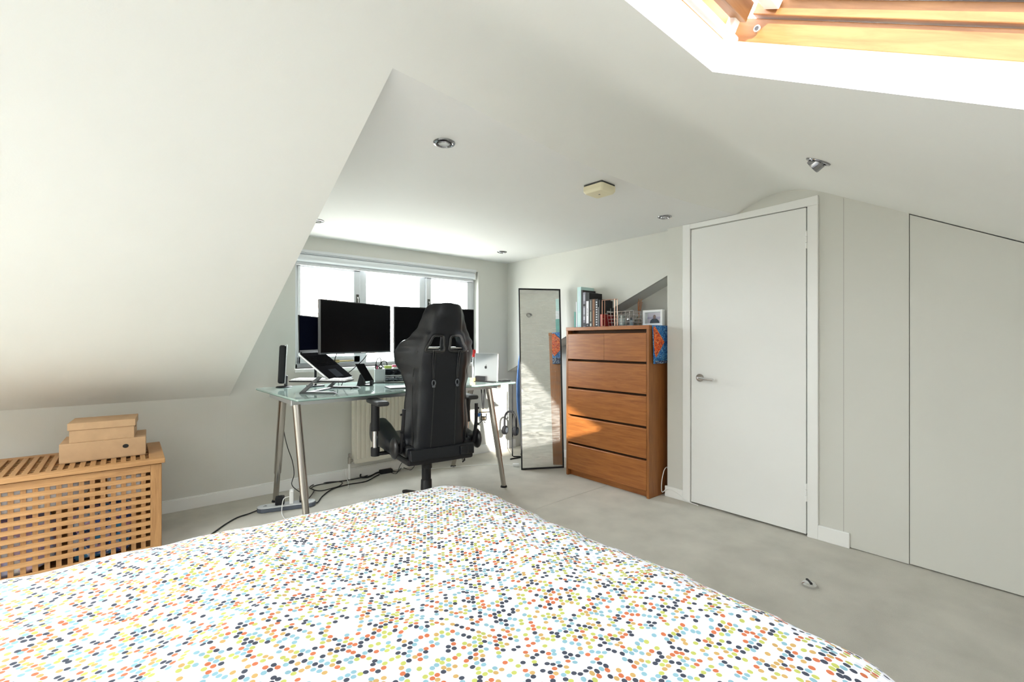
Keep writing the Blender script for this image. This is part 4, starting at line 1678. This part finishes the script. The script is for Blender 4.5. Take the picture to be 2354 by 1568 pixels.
bo = FW * 4.30 + RT * .05
g = G()
ob_c = FW * 4.30 + RT * .195 + ZV * .60
pts = []
for k in range(32):
    a = 2 * pi * k / 32
    x = math.copysign(abs(cos(a)) ** .8, cos(a)) * (.150 if sin(a) > -.2 else .150 - .05 * (-.2 - sin(a)))
    z = sin(a) * .59
    pts.append(ob_c + RT * x + ZV * z + mn * (.07 * z))
g.prism(pts, mn * .028)
o_ = g.build('ironing_board', mat('blue_cotton_cover', (.10, .20, .46), .85, vary=.15, vscale=12), loc=(ob_c.x, ob_c.y, 0), bevel=.008)
tag(o_, 'blue padded board standing behind the leaning mirror', 'board')
o_ = G().box(Vector((2.67, 3.15, .012)), (.055, .035, .024), Matrix.Rotation(-TH, 4, 'Z')).build('power_adapter', WHITE, loc=(2.67, 3.15, 0), bevel=.004)
tag(o_, 'small white power adapter on the carpet left of the mirror', 'adapter')
g = G()
g.tube([on_z(1186, 1071, .004), on_z(1150, 1068, .004), on_z(1100, 1069, .004), on_z(1045, 1073, .004), on_z(960, 1081, .004)], .0025, 6)
tag(g.build('white_cable', WHITE, loc=on_z(1150, 1068, 0), smooth='all'), 'thin white cable running over the carpet from the white adapter', 'cable')

# ------------------------------------------------------------------ chest of drawers
CX0, CX1, CY0, CY1, CHH = 2.835, 3.235, 1.893, 2.693, 1.23
chest = thing('chest_of_drawers', 'tall orange-brown veneered chest of drawers beside the door wall', 'chest of drawers', (3.03, 2.293, 0))
for y in (CY0 + .010, CY1 - .010):
    G().b(CX0, CX1, y - .010, y + .010, 0, CHH - .028).build('side_panel', TEAKZ, chest, bevel=.002)
G().b(CX0 - .002, CX1, CY0 - .001, CY1 + .001, CHH - .028, CHH).build('top_panel', TEAK, chest, bevel=.002)
G().b(CX1 - .01, CX1, CY0 + .02, CY1 - .02, .02, CHH - .03).build('back_panel', TEAKZ, chest)
G().b(CX0 + .035, CX0 + .05, CY0 + .02, CY1 - .02, 0, .055).build('plinth', TEAK, chest, bevel=.001)
G().b(CX0 + .055, CX0 + .059, CY0 + .02, CY1 - .02, .05, CHH - .03).build('carcass_front', mat('dark_brown_inside', (.07, .03, .012), .8), chest)
zb = .052
PT = (1.198 - zb) / 5
for r_ in range(5):
    z0 = zb + PT * r_
    spans = [(CY0 + .0215, CY1 - .0215)] if r_ < 4 else [(CY0 + .0215, 2.2915), (2.2930, CY1 - .0215)]
    for ya, yb_ in spans:
        g = G()
        zt_ = z0 + PT - (.019 if r_ < 4 else .024)
        g.prism([(CX0 - .001, ya, z0), (CX0 + .018, ya, z0), (CX0 + .018, ya, zt_ + .003), (CX0 + .002, ya, zt_ + .001), (CX0 - .001, ya, zt_ - .003)], (0, yb_ - ya, 0))
        dr = g.build('drawer', TEAK, chest, bevel=.0012)
        G().b(CX0 + .018, CX1 - .03, ya + .01, yb_ - .01, z0 + .01, z0 + PT * .85).build('drawer_box', mat('dark_brown_inside', (.07, .03, .012), .8), dr)

# runner over the top, hanging down both sides
CT = CHH + .0025
RX0, RX1 = 2.868, 3.14
g = G()
prof = [(CY1 + .012, .93), (CY1 + .010, 1.05), (CY1 + .008, 1.18), (CY1 + .004, 1.228), (CY1 - .006, CHH + .0012), (2.3, CHH + .0012),
        (CY0 + .006, CHH + .0012), (CY0 - .004, 1.228), (CY0 - .008, 1.18), (CY0 - .012, 1.06), (CY0 - .010, .955)]
NXR = 10
gv = {}
for i in range(NXR + 1):
    x = RX0 + (RX1 - RX0) * i / NXR
    for j, (y, z) in enumerate(prof):
        side = 1 if y > 2.3 else -1
        f = max(0, 1.2 - z) / .27
        gv[i, j] = g.bm.verts.new((x, y + side * .006 * f * (1 + sin(i * 2.1)), z))
for i in range(NXR):
    for j in range(len(prof) - 1):
        g.bm.faces.new((gv[i, j], gv[i + 1, j], gv[i + 1, j + 1], gv[i, j + 1]))
BLUEP = print_mat('blue_speckled_cloth', [(.03, .16, .50), (.06, .27, .62), (.02, .09, .33), (.10, .36, .68), (.03, .16, .50), (.20, .45, .70)], 140)
ORP = print_mat('orange_speckled_cloth', [(.78, .10, .02), (.85, .18, .04), (.60, .05, .02), (.80, .14, .03), (.85, .30, .10), (.30, .05, .04)], 140)
run = g.build('runner', BLUEP, loc=(3.0, 2.293, CHH), smooth='all', recalc=False)
md = run.modifiers.new('solid', 'SOLIDIFY')
md.thickness = .002
md.offset = 1
tag(run, 'blue and orange patterned runner hanging down the sides of the chest', 'cloth')
for side, y_, y2 in ((-1, CY0 - .013, CY0 - .017), (1, CY1 + .013, CY1 + .017)):
    g = G()
    g.prism([(RX0 + .001, y_, 1.215), (RX0 + .02, y_, 1.222), (RX0 + .13, y2 + side * .003, 1.11), (RX0 + .02, y2 + side * .006, 1.00), (RX0 + .001, y2 + side * .006, 1.03)], (0, side * .0015, 0))
    g.build('orange_motif', ORP, run)
DKP = print_mat('ink_speckled_cloth', [(.02, .03, .08), (.05, .08, .2), (.01, .015, .04), (.3, .35, .4)], 120)
for side, y2 in ((-1, CY0 - .025), (1, CY1 + .028)):
    g = G()
    g.b(RX0 + .005, RX1 - .005, min(y2, y2 + side * .0015), max(y2, y2 + side * .0015), .956 if side < 0 else .932, .975 if side < 0 else .985)
    g.build('ink_border', DKP, run)

# books on the chest
XF = 2.90


def book(u0, u1, vt, col, label, depth=.17, xf=XF, spine=None, rough=.6):
    ya, yb_ = on_x(u1, 750, xf).y, on_x(u0, 750, xf).y
    z1 = on_x((u0 + u1) / 2, vt, xf).z
    ya += .0006
    yb_ -= .0006
    m = mat('cover_%02d%02d%02d_%d' % (int(col[0] * 99), int(col[1] * 99), int(col[2] * 99), int(rough * 9)), col, rough)
    w_ = yb_ - ya
    o = thing('book', label, 'book', (xf + depth / 2, (ya + yb_) / 2, CT), 0, 'books on the chest of drawers')
    t_ = min(.0022, w_ * .2)
    g = G()
    g.b(xf, xf + depth, ya, ya + t_, CT, z1)
    g.b(xf, xf + depth, yb_ - t_, yb_, CT, z1)
    g.b(xf, xf + t_, ya, yb_, CT, z1)
    g.build('cover', m, o)
    G().b(xf + .003, xf + depth - .004, ya + t_, yb_ - t_, CT + .002, z1 - .004).build('page_block', mat('page_paper', (.80, .78, .72), .9), o)
    for (f0, f1, c, wd) in (spine or []):
        h = z1 - CT
        g = G()
        ym = (ya + yb_) / 2
        g.b(xf - .0006, xf, ym - w_ * wd / 2, ym + w_ * wd / 2, CT + h * f0, CT + h * f1)
        g.build('spine_print', mat('print_%02d%02d%02d' % tuple(int(k * 99) for k in c), c, .6), o)
    return o


WH = (.80, .80, .82)
book(1319.5, 1323.4, 717, (.16, .42, .37), 'short dark teal book, first in the row on the chest', .13)
book(1323.4, 1327, 694, (.82, .82, .86), 'slim white book, second in the row on the chest', .15)
book(1327, 1336, 660, (.52, .72, .70), 'tallest book on the chest, pale teal cover', .25, spine=[(.05, .35, (.62, .78, .76), .6), (.4, .9, (.55, .68, .74), .5)])
book(1336, 1340, 667, (.012, .012, .014), 'tall plain black book right of the pale teal one', .20)
book(1340, 1346, 672, (.23, .22, .26), 'book with mottled grey and black spine', .21, spine=[(.02, .12, (.03, .03, .035), .8), (.2, .3, (.5, .49, .56), .7), (.36, .55, (.44, .43, .50), .6), (.6, .66, (.02, .02, .02), .8), (.75, .93, (.40, .39, .45), .6)])
book(1346, 1355, 673.5, (.014, .013, .016), 'thick black book with a long white spine label', .235,
     spine=[(.10, .76, (.82, .80, .84), .62), (.03, .06, (.35, .35, .36), .3)])
book(1355, 1361, 688, (.05, .05, .045), 'black book with pale green spine specks', .16, spine=[(.02, .12, (.55, .57, .52), .5), (.2, .55, (.36, .38, .30), .35), (.6, .95, (.30, .29, .26), .3)])
book(1361, 1368.3, 687.5, (.10, .045, .02), 'dark brown book with an orange spine stripe', .16, spine=[(.02, .6, (.36, .15, .06), .35), (.62, .98, (.22, .10, .04), .6)])
book(1368.3, 1374.6, 687.5, (.03, .03, .032), 'black book with white chequered spine', .16,
     spine=[(.05 + .09 * k, .10 + .09 * k, (.66, .67, .70), .45) for k in range(10)])
book(1374.6, 1376.2, 706, (.62, .60, .58), 'thin pale grey booklet between the chequered and the last tall black book', .14)
lastb = book(1376.2, 1379.6, 690, (.016, .016, .018), 'last tall black book of the row with pale cover graphics', .165)
yl_ = on_x(1379.6, 750, XF).y
g = G()
for (xa, xb_, za, zb_) in ((.06, .115, .075, .088), (.06, .10, .10, .106), (.085, .13, .118, .128), (.13, .137, .03, .15)):
    g.b(XF + xa, XF + xb_, yl_ - .0002, yl_ + .0006, CT + za, CT + zb_)
g.build('cover_print', mat('print_pale', (.50, .52, .50), .6), lastb)
book(1379.6, 1384.2, 722.5, (.36, .015, .015), 'short dark red book at the end of the row', .14, spine=[(.04, .96, (.52, .16, .14), .5)])

# lettering strokes on the white label
g = G()
yl = on_x(1350.5, 720, XF).y
for k, dz_ in enumerate((.0, .012, .022, .034, .044, .055)):
    g.b(XF - .0011, XF - .0006, yl - .0045 + .001 * (k % 2), yl + .0045, 1.325 + dz_, 1.331 + dz_ - .002 * (k % 2))
tgt = [o for o in bpy.data.objects if o.name.startswith('book') and o.get('label', '').startswith('thick black')][0]
g.build('label_lettering', mat('grey_print', (.25, .25, .27), .6), tgt)

COPPER = mat('copper_wire', (.80, .48, .36), .3, .85)
XR = 2.905
ya, yb_ = on_x(1415, 750, XR).y, on_x(1386, 750, XR).y
rk = thing('wire_bookend', 'copper wire bookend standing right of the book row', 'bookend', (XR + .01, (ya + yb_) / 2, CT))
zt_ = on_x(1400, 689, XR).z
for xf in (XR - .009, XR + .022):
    g = G()
    g.tube([(xf, yb_, CT + .003), (xf, yb_, zt_), (xf, ya, zt_), (xf, ya, CT + .003)], .0030, 8, smooth=False)
    g.build('hoop', COPPER, rk, smooth=True)
g = G()
for y in (yb_, ya):
    for z in (CT + .003, CT + .06, zt_):
        g.cyl((XR - .009, y, z), (XR + .022, y, z), .0022, seg=8)
g.build('side_wire', COPPER, rk, smooth=True)

WIRE = mat('rose_silver_wire', (.62, .55, .52), .35, .8)
xb = 2.955
y1 = min(on_x(1396, 750, xb).y, 2.340)
y0 = on_x(1455, 750, xb).y
zt2 = on_x(1420, 717, xb).z
bk = thing('wire_basket', 'small open wire basket on the chest holding a candle and jars', 'basket', (xb + .07, (y0 + y1) / 2, CT))
sp = .012
g = G()
for k, z in enumerate([CT + .003 + (zt2 - CT - .003) * i / 4 for i in range(5)]):
    f = (z - CT) / (zt2 - CT)
    e = sp * f
    c4 = [(xb - e, y0 - e, z), (xb + .15 + e, y0 - e, z), (xb + .15 + e, y1 + e, z), (xb - e, y1 + e, z)]
    g.tube(c4, .0016 if k < 4 else .0024, 6, smooth=False, closed=True)
g.build('rim_wire', WIRE, bk, smooth=True)
g = G()
for i in range(8):
    t = i / 7
    y = y0 + (y1 - y0) * t
    yt = (y0 - sp) + (y1 - y0 + 2 * sp) * t
    g.tube([(xb - sp, yt, zt2), (xb, y, CT + .003), (xb + .15, y, CT + .003), (xb + .15 + sp, yt, zt2)], .0014, 6, smooth=False)
for i in range(5):
    t = i / 4
    x = xb + .15 * t
    xt = xb - sp + (.15 + 2 * sp) * t
    g.tube([(xt, y0 - sp, zt2), (x, y0, CT + .003), (x, y1, CT + .003), (xt, y1 + sp, zt2)], .0014, 6, smooth=False)
g.build('cross_wire', WIRE, bk, smooth=True)
CZ = CT + .005
cp = on_x(1429.5, 750, xb + .045)
cd = thing('candle', 'white candle in a clear glass tumbler inside the wire basket', 'candle', (cp.x, cp.y, CZ))
g = G()
g.lathe([(.026, 0), (.031, .003), (.034, .080), (.0325, .080), (.0295, .006), (.001, .004)], (cp.x, cp.y, CZ), 28)
g.build('tumbler', glass('clear_tumbler', (.9, .93, .92), .12), cd, smooth=True)
G().lathe([(.028, .006), (.0315, .055), (.030, .058)], (cp.x, cp.y, CZ), 24).build('wax', mat('white_wax', (.86, .86, .84), .5), cd, smooth=True)
for i, (u, r_, h, m, l_) in enumerate(((1444.5, .013, .058, mat('dark_jar', (.10, .09, .08), .3), 'small dark jar right of the candle in the basket'),
                                       (1451.5, .011, .060, mat('blue_grey_jar', (.30, .36, .38), .3), 'small blue-grey jar at the right end of the basket'))):
    p = on_x(u, 750, xb + .05)
    j = thing('jar', l_, 'jar', (p.x, p.y, CZ), 0, 'jars in the wire basket')
    G().lathe([(r_ * .9, 0), (r_, .003), (r_, h * .7), (r_ * .8, h * .75)], (p.x, p.y, CZ), 18).build('body', m, j, smooth=True)
    G().lathe([(r_ * .85, h * .75), (r_ * .85, h), (r_ * .7, h * 1.02)], (p.x, p.y, CZ), 18).build('lid', SILVER if i == 0 else BLACK, j, smooth=True)
dp = on_x(1467, 750, 3.17)
df = thing('reed_diffuser', 'glass reed diffuser with orange sticks behind the end of the basket', 'diffuser', (dp.x, dp.y, CT))
g = G()
g.lathe([(.027, 0), (.030, .004), (.030, .050), (.012, .070), (.011, .082), (.0095, .082), (.010, .068), (.027, .048), (.027, .006), (.001, .004)], (dp.x, dp.y, CT), 24)
g.build('bottle', glass('amber_clear_glass', (.86, .84, .78), .14), df, smooth=True)
G().lathe([(.0255, .006), (.0262, .026), (.001, .026)], (dp.x, dp.y, CT), 20).build('liquid', mat('pale_oil', (.62, .56, .42), .15), df, smooth=True)
REED = mat('orange_reed', (.55, .20, .07), .7)
for k in range(6):
    a = k * 1.05
    t_ = Vector((dp.x + .018 * cos(a), dp.y - .018 + .016 * sin(a), CT + .222 - .012 * (k % 3)))
    G().cyl((dp.x - .006 * cos(a), dp.y - .004 * sin(a), CT + .01), t_, .0022, seg=6).build('reed', REED, df)

# photo frame
xf = 3.02
ya, yb_ = on_x(1522.5, 750, xf).y, on_x(1477.5, 750, xf).y
zf = on_x(1500, 712.5, xf).z
fr = thing('photo_frame', 'white box photo frame with a portrait, last on the chest', 'photo frame', (xf + .01, (ya + yb_) / 2, CT))
bt_ = .017
for (a_, b_, c_, d_) in ((ya, yb_, CT, CT + bt_), (ya, yb_, zf - bt_, zf), (ya, ya + bt_, CT + bt_, zf - bt_), (yb_ - bt_, yb_, CT + bt_, zf - bt_)):
    G().b(xf, xf + .032, a_, b_, c_, d_).build('moulding', WHITE, fr, bevel=.001)
G().b(xf + .022, xf + .028, ya + .005, yb_ - .005, CT + .005, zf - .005).build('backboard', mat('mount_white', (.8, .8, .82), .8), fr)
pa, pb_, pz0, pz1 = ya + bt_, yb_ - bt_ - .012, CT + bt_, zf - bt_ - .004
ph_ = G().b(xf + .0195, xf + .022, pa, pb_, pz0, pz1).build('photograph', mat('photo_sky', (.70, .60, .70), .5), fr)
G().b(xf + .0190, xf + .0196, pa, pb_, pz0 + (pz1 - pz0) * .42, pz0 + (pz1 - pz0) * .62).build('photo_hills', mat('photo_hills', (.45, .38, .55), .5), ph_)
pm = (pa + pb_) / 2
ph2 = pz1 - pz0
g = G()
tor = [(-.040, 0), (-.034, .30), (-.022, .42), (-.008, .50), (.008, .50), (.022, .42), (.036, .25), (.042, 0)]
g.prism([(xf + .0184, pm - y * 1.0, pz0 + z * ph2 * .95 + .0005) for y, z in tor], (.0004, 0, 0))
g.build('photo_jacket', mat('photo_dark_blue', (.05, .06, .09), .5), ph_)
g = G()
g.prism([(xf + .0180, pm + .0125 * cos(a), pz0 + ph2 * .60 + .017 * sin(a)) for a in [k * pi / 8 for k in range(16)]], (.0004, 0, 0))
g.build('photo_head', mat('photo_head', (.16, .07, .07), .5), ph_)
G().b(xf + .008, xf + .0095, ya + .012, yb_ - .012, CT + .012, zf - .012).build('glazing', GLASS, fr)

# ------------------------------------------------------------------ ceiling fittings
sm = thing('smoke_alarm', 'cream square smoke alarm on the dormer ceiling', 'smoke alarm', (1.885, 1.555, ZC), radians(3))
g = G()
h_ = .062
ch_ = .009
oct_ = [(-h_ + ch_, -h_), (h_ - ch_, -h_), (h_, -h_ + ch_), (h_, h_ - ch_), (h_ - ch_, h_), (-h_ + ch_, h_), (-h_, h_ - ch_), (-h_, -h_ + ch_)]
secs = []
for k, z in ((1.0, -.010), (1.0, -.036), (.86, -.048)):
    secs.append([g.bm.verts.new((x * k, y * k, z)) for x, y in oct_])
for a_, b_ in zip(secs[:-1], secs[1:]):
    for i in range(8):
        g.bm.faces.new((a_[i], a_[(i + 1) % 8], b_[(i + 1) % 8], b_[i]))
g.bm.faces.new(secs[0])
g.bm.faces.new(secs[-1])
cvr = g.build('cover', CREAMP, sm, local=True, bevel=.003)
G().box((0, 0, -.0055), (.112, .112, .011)).build('base_plate', mat('base_grey', (.06, .06, .055), .6), sm, local=True)
G().cyl((0.0, 0.0, -.0485), (0.0, 0.0, -.0475), .005, seg=12).build('indicator', DARKGREY, sm, local=True)


def downlight(label, loc, M=None, tilt=False):
    o = thing('downlight', label, 'downlight', loc, 0, 'recessed downlights')
    M = M or Matrix()
    base = Matrix.Translation(loc) @ M
    g = G()
    t = [(.030, .004), (.0315, -.004), (.036, -.006), (.043, -.004), (.045, 0.0), (.044, .001)]
    g.lathe(t[::-1], seg=32, M=base)
    g.build('rim', mat('dark_chrome', (.33, .33, .35), .16, 1.0), o, smooth=True)
    G().lathe([(.0315, .002), (.0315, -.0042), (.0285, -.0042), (.0285, .002)], seg=28, M=base).build('groove', DARKGAP, o, smooth=True)
    tl = base @ (Matrix.Translation((0, 0, -.004)) @ Matrix.Rotation(radians(28), 4, 'X') if tilt else Matrix())
    g = G()
    g.lathe([(.0285, .006), (.0285, -.006 if not tilt else -.020), (.0265, -.010 if not tilt else -.024), (.024, -.005), (.020, .010)], seg=28, M=tl)
    g.build('gimbal', mat('dark_chrome', (.33, .33, .35), .16, 1.0), o, smooth=True)
    g = G()
    g.lathe([(.0235, -.003 if not tilt else -.016), (.023, -.0045 if not tilt else -.018), (.004, -.005 if not tilt else -.019)], seg=24, M=tl)
    g.build('lamp', mat('frosted_lamp_glass', (.55, .56, .56), .25), o, smooth=True)
    return o


downlight('round chrome downlight nearest the apex of the dormer ceiling', (.996, 1.627, ZC - .001))
downlight('chrome downlight half hidden by the slope above the window', (.985, 3.224, ZC - .001))
downlight('chrome downlight above the corner by the mirror', (2.617, 3.283, ZC - .001))
downlight('chrome downlight above the chest, near the door frame', (2.688, 1.677, ZC - .001))
sl = Vector((2.059, .619, z_vault(2.059, .619) - .001))
nrm = Vector((0, -.471, .882))
downlight('tilted chrome downlight in the sloping ceiling in front of the cupboards', sl,
          frame3(Vector((0, 0, 0)), Vector((1, 0, 0)), Vector((0, .882, .471)), nrm), tilt=True)

# ------------------------------------------------------------------ radiator, pipes, sockets
rad = thing('radiator', 'cream panel radiator on the wall below the desk', 'radiator', (1.9, 3.69, .13))
RX_0, RX_1, RZ0, RZ1 = 1.405, 2.395, .135, .700
g = G()
prof = []
nfl = 26
for k in range(nfl):
    x = RX_0 + .02 + (RX_1 - RX_0 - .04) * k / nfl
    w_ = (RX_1 - RX_0 - .04) / nfl
    prof += [(x, 0), (x + w_ * .12, -.007), (x + w_ * .62, -.007), (x + w_ * .76, 0)]
front = [(RX_0, 0)] + prof + [(RX_1, 0)]
va = [g.bm.verts.new((x, 3.648 + d, RZ0 + .035)) for x, d in front]
vb = [g.bm.verts.new((x, 3.648 + d, RZ1 - .03)) for x, d in front]
for i in range(len(front) - 1):
    g.bm.faces.new((va[i], va[i + 1], vb[i + 1], vb[i]))
g.b(RX_0, RX_1, 3.646, 3.656, RZ0, RZ0 + .035)
g.b(RX_0, RX_1, 3.646, 3.656, RZ1 - .03, RZ1)
g.b(RX_0, RX_1, 3.654, 3.662, RZ0, RZ1)
g.build('front_panel', RADP, rad, recalc=False)
G().b(RX_0 + .005, RX_1 - .005, 3.700, 3.712, RZ0, RZ1).build('rear_panel', RADP, rad, bevel=.003)
G().b(RX_0, RX_1, 3.648, 3.712, RZ1, RZ1 + .006).build('top_grille', RADP, rad, bevel=.002)
for x in (RX_0, RX_1 - .004):
    G().b(x - .002, x + .004, 3.650, 3.712, RZ0 + .01, RZ1).build('side_cover', RADP, rad, bevel=.001)
for x in (RX_0 - .03, RX_1 + .03):
    sx = 1 if x > 1.9 else -1
    g = G()
    g.cyl((x, 3.685, .155), (x - sx * .035, 3.685, .155), .011, seg=12)
    g.cyl((x, 3.685, .135), (x, 3.685, .185), .013, seg=14)
    g.cyl((x, 3.685, .19), (x, 3.685, .215), .009, seg=12)
    lab(g.build('valve', STEEL, rad, smooth=True), 'dull metal radiator valve')
    G().cyl((x, 3.685, 0), (x, 3.685, .135), .0085, seg=12).build('pipe', WHITE, rad, smooth=True)
for x in (1.7, 2.1):
    G().b(x - .02, x + .02, 3.712, YW, .3, .5).build('wall_bracket', RADP, rad)

so = on_y(1131, 1006, YW)
sk = thing('wall_socket', 'white double wall socket low on the wall right of the radiator', 'socket', (so.x, YW, so.z))
G().b(so.x - .073, so.x + .073, YW - .010, YW, so.z - .043, so.z + .043).build('plate', WHITE, sk, bevel=.003)
for sx in (-.035, .035):
    g = G()
    g.b(so.x + sx - .004, so.x + sx + .004, YW - .0106, YW - .0099, so.z + .006, so.z + .016)
    g.b(so.x + sx - .016, so.x + sx - .008, YW - .0106, YW - .0099, so.z - .012, so.z - .006)
    g.b(so.x + sx + .008, so.x + sx + .016, YW - .0106, YW - .0099, so.z - .012, so.z - .006)
    g.build('socket_holes', BLACK, sk)

# extension lead with its plugs
pl_, pr_ = Vector((.655, 3.385, 0)), Vector((.995, 3.285, 0))
ex_ = (pr_ - pl_).normalized()
ey_ = Vector((-ex_.y, ex_.x, 0))
ME = frame3(pl_, ex_, ey_, ZV)
el = (pr_ - pl_).length
ext = thing('extension_lead', 'grey and white extension lead on the carpet between the left desk legs', 'extension lead', pl_.lerp(pr_, .5))


def stadium(x0, x1, r_, z, M, n=8):
    pts = []
    for k in range(n + 1):
        a = -pi / 2 + pi * k / n
        pts.append(M @ Vector((x1 - r_ + r_ * cos(a), r_ * sin(a), z)))
    for k in range(n + 1):
        a = pi / 2 + pi * k / n
        pts.append(M @ Vector((x0 + r_ + r_ * cos(a), r_ * sin(a), z)))
    return pts


G().prism(stadium(0, el, .042, 0.002, ME), ZV * .024).build('base', mat('slate_plastic', (.085, .10, .13), .5), ext, bevel=.003)
G().prism(stadium(.002, el - .002, .040, .026, ME), ZV * .008).build('top_shell', mat('light_grey_plastic', (.62, .64, .66), .45), ext, bevel=.003)
g = G()
g.prism([ME @ Vector(p) for p in ((.035, -.006, .0343), (.062, -.010, .0343), (.052, .010, .0343))], ZV * .0006)
g.build('arrow_mark', DARKGREY, ext)
for i, (x, sz, m, l_) in enumerate(((.135, (.055, .05, .052), BLACK, 'square black plug block on the extension lead'),
                                    (.205, (.026, .060, .085), WHITE, 'tall white charger plugged into the extension lead'),
                                    (.275, (.045, .05, .040), BLACK, 'black plug on the extension lead behind the chrome leg'))):
    p_ = thing('plug', l_, 'plug', ME @ Vector((x, 0, .034)), 0, 'plugs in the extension lead')
    G().box((x, 0, .034 + sz[2] / 2), sz, M=ME).build('body', m, p_, bevel=.006, seg=3)
    if i == 2:
        G().box((x, .01, .034 + .065), (.024, .022, .055), M=ME).build('strain_relief', m, p_, bevel=.005)
    else:
        G().box((x, -.002, .034 + sz[2] + .002), (sz[0] * .5, sz[1] * .5, .006), M=ME).build('grip', m, p_, bevel=.002)


def cable(name, label, pts, r_, m, cat='cable'):
    g = G()
    g.tube(pts, r_, 8)
    o = g.build(name, m, loc=(pts[0][0], pts[0][1], 0), smooth='all')
    return tag(o, label, cat, 'loose cables along the wall')


F = lambda u, v, z=.006: on_z(u, v, z)
cable('power_cable', 'black cable leaving the extension lead to the lower left', [ME @ Vector((.004, 0, .012)), F(572, 1181), F(545, 1190), F(520, 1204), F(500, 1218), F(470, 1240), F(430, 1270)], .0042, BLACK)
cable('white_cable', 'white cable drooping from the white charger over the extension lead', [ME @ Vector((.190, -.028, .085)), ME @ Vector((.160, -.045, .080)), ME @ Vector((.150, -.055, .030)), F(648, 1181), F(654, 1192), F(672, 1215)], .003, WHITE)
cable('power_cable', 'thin black cable rising from the extension lead to the desk', [ME @ Vector((.262, .01, .09)), at(671, 1115, 3.25), at(676, 1090, 3.28), at(672, 1060, 3.3), at(660, 1025, 3.32), at(652, 985, 3.34), at(650, 930, 3.30), at(650, 918, 3.26)], .0028, BLACK)
cable('power_cable', 'looped black cable on the carpet by the skirting board', [ME @ Vector((.30, .02, .03)), F(722, 1128), F(712, 1122), F(722, 1114), F(760, 1108), F(785, 1108), F(782, 1116), F(765, 1122), F(740, 1128), F(724, 1127), F(716, 1122), F(730, 1115), F(765, 1109), F(800, 1104), F(830, 1098), F(845, 1093)], .0035, BLACK)
cable('power_cable', 'black cable running along the carpet to the power brick', [ME @ Vector((.336, -.01, .02)), F(730, 1155), F(742, 1140), F(765, 1124), F(800, 1114), F(840, 1107), F(862, 1096), F(872, 1091)], .0042, BLACK)
cable('power_cable', 'thin black cable bending up from the power brick behind the chair', [F(902, 1083, .014), F(915, 1084), F(925, 1075), F(945, 1080, .006), at(960, 1060, 3.92), at(985, 1035, 3.9), at(990, 1005, 3.88)], .003, BLACK)
cable('power_cable', 'thin black cable hanging in front of the radiator foot', [F(900, 1087), F(912, 1088), at(920, 1070, 3.85), at(930, 1056, 3.84), at(942, 1042, 3.82)], .0025, BLACK)
cable('white_cable', 'short white cable hanging beside the radiator pipe', [at(795, 1078, 3.66), at(796, 1095, 3.64), F(800, 1108), F(801, 1122)], .003, WHITE)
pb1, pb2 = F(873, 1090, .0), F(901, 1085, .0)
br_ = (pb2 - pb1).normalized()
bk_ = thing('power_brick', 'black power brick on the carpet below the radiator', 'power brick', pb1.lerp(pb2, .5))
MB_ = frame3(pb1, br_, Vector((-br_.y, br_.x, 0)), ZV)
G().box(((pb2 - pb1).length / 2, 0, .016), ((pb2 - pb1).length, .045, .032), M=MB_).build('body', BLACK, bk_, bevel=.006, seg=3)
G().tube([MB_ @ Vector((.0, 0, .016)), MB_ @ Vector((-.03, 0, .014)), F(848, 1096, .012), F(830, 1097, .014), F(829, 1091, .016)], .007, 8).build('plug_lead', BLACK, bk_, smooth='all')
cable('white_cable', 'white cable looping out beside the chest at the door wall', [Vector((3.05, 1.872, .17)), Vector((3.02, 1.866, .20)), Vector((2.985, 1.868, .18)), Vector((2.962, 1.872, .10)), Vector((2.965, 1.87, .03)), Vector((2.974, 1.83, .062)), Vector((2.978, 1.76, .045)), Vector((2.976, 1.69, .012)), Vector((2.970, 1.60, .006))], .003, WHITE)

# floor door stop
ds = thing('door_stop', 'half-round chrome door stop on the carpet in front of the cupboards', 'door stop', (2.394, .756, 0))
g = G()
g.lathe([(.030, 0), (.030, .010), (.022, .018), (.008, .021)], (2.394, .756, 0), 28)
g.build('dome', CHROME, ds, smooth=True)
G().box((2.394, .756, .014), (.010, .046, .020), Matrix.Rotation(radians(-48), 4, 'Z')).build('rubber_strip', BLACK, ds, bevel=.002)

# bare winter tree beyond the window
tr = thing('bare_tree', 'bare winter tree seen through the left window pane', 'tree', (4.655, 16.0, -5.0))
BARK = mat('grey_brown_bark', (.30, .22, .19), .9)
rnd = random.Random(4)
gt, gb = G(), G()


def grow(p, d, L, r_, depth):
    q = p + d * L
    (gt if depth > 3 else gb).cyl(p, q, r_, r_ * .68, seg=6 if depth < 3 else 8)
    if depth == 0:
        return
    for _ in range(3 if depth < 4 else 2):
        v = Vector((rnd.uniform(-1, 1), rnd.uniform(-1, 1), rnd.uniform(-.15, .9)))
        grow(q, (d * .9 + v * .75).normalized(), L * rnd.uniform(.66, .84), r_ * .70, depth - 1)


grow(Vector((4.655, 16.0, -5.0)), Vector((0, 0, 1)), 2.7, .20, 6)
gt.build('trunk', BARK, tr, smooth=True)
gb.build('branches', BARK, tr, smooth=True)['kind'] = 'stuff'
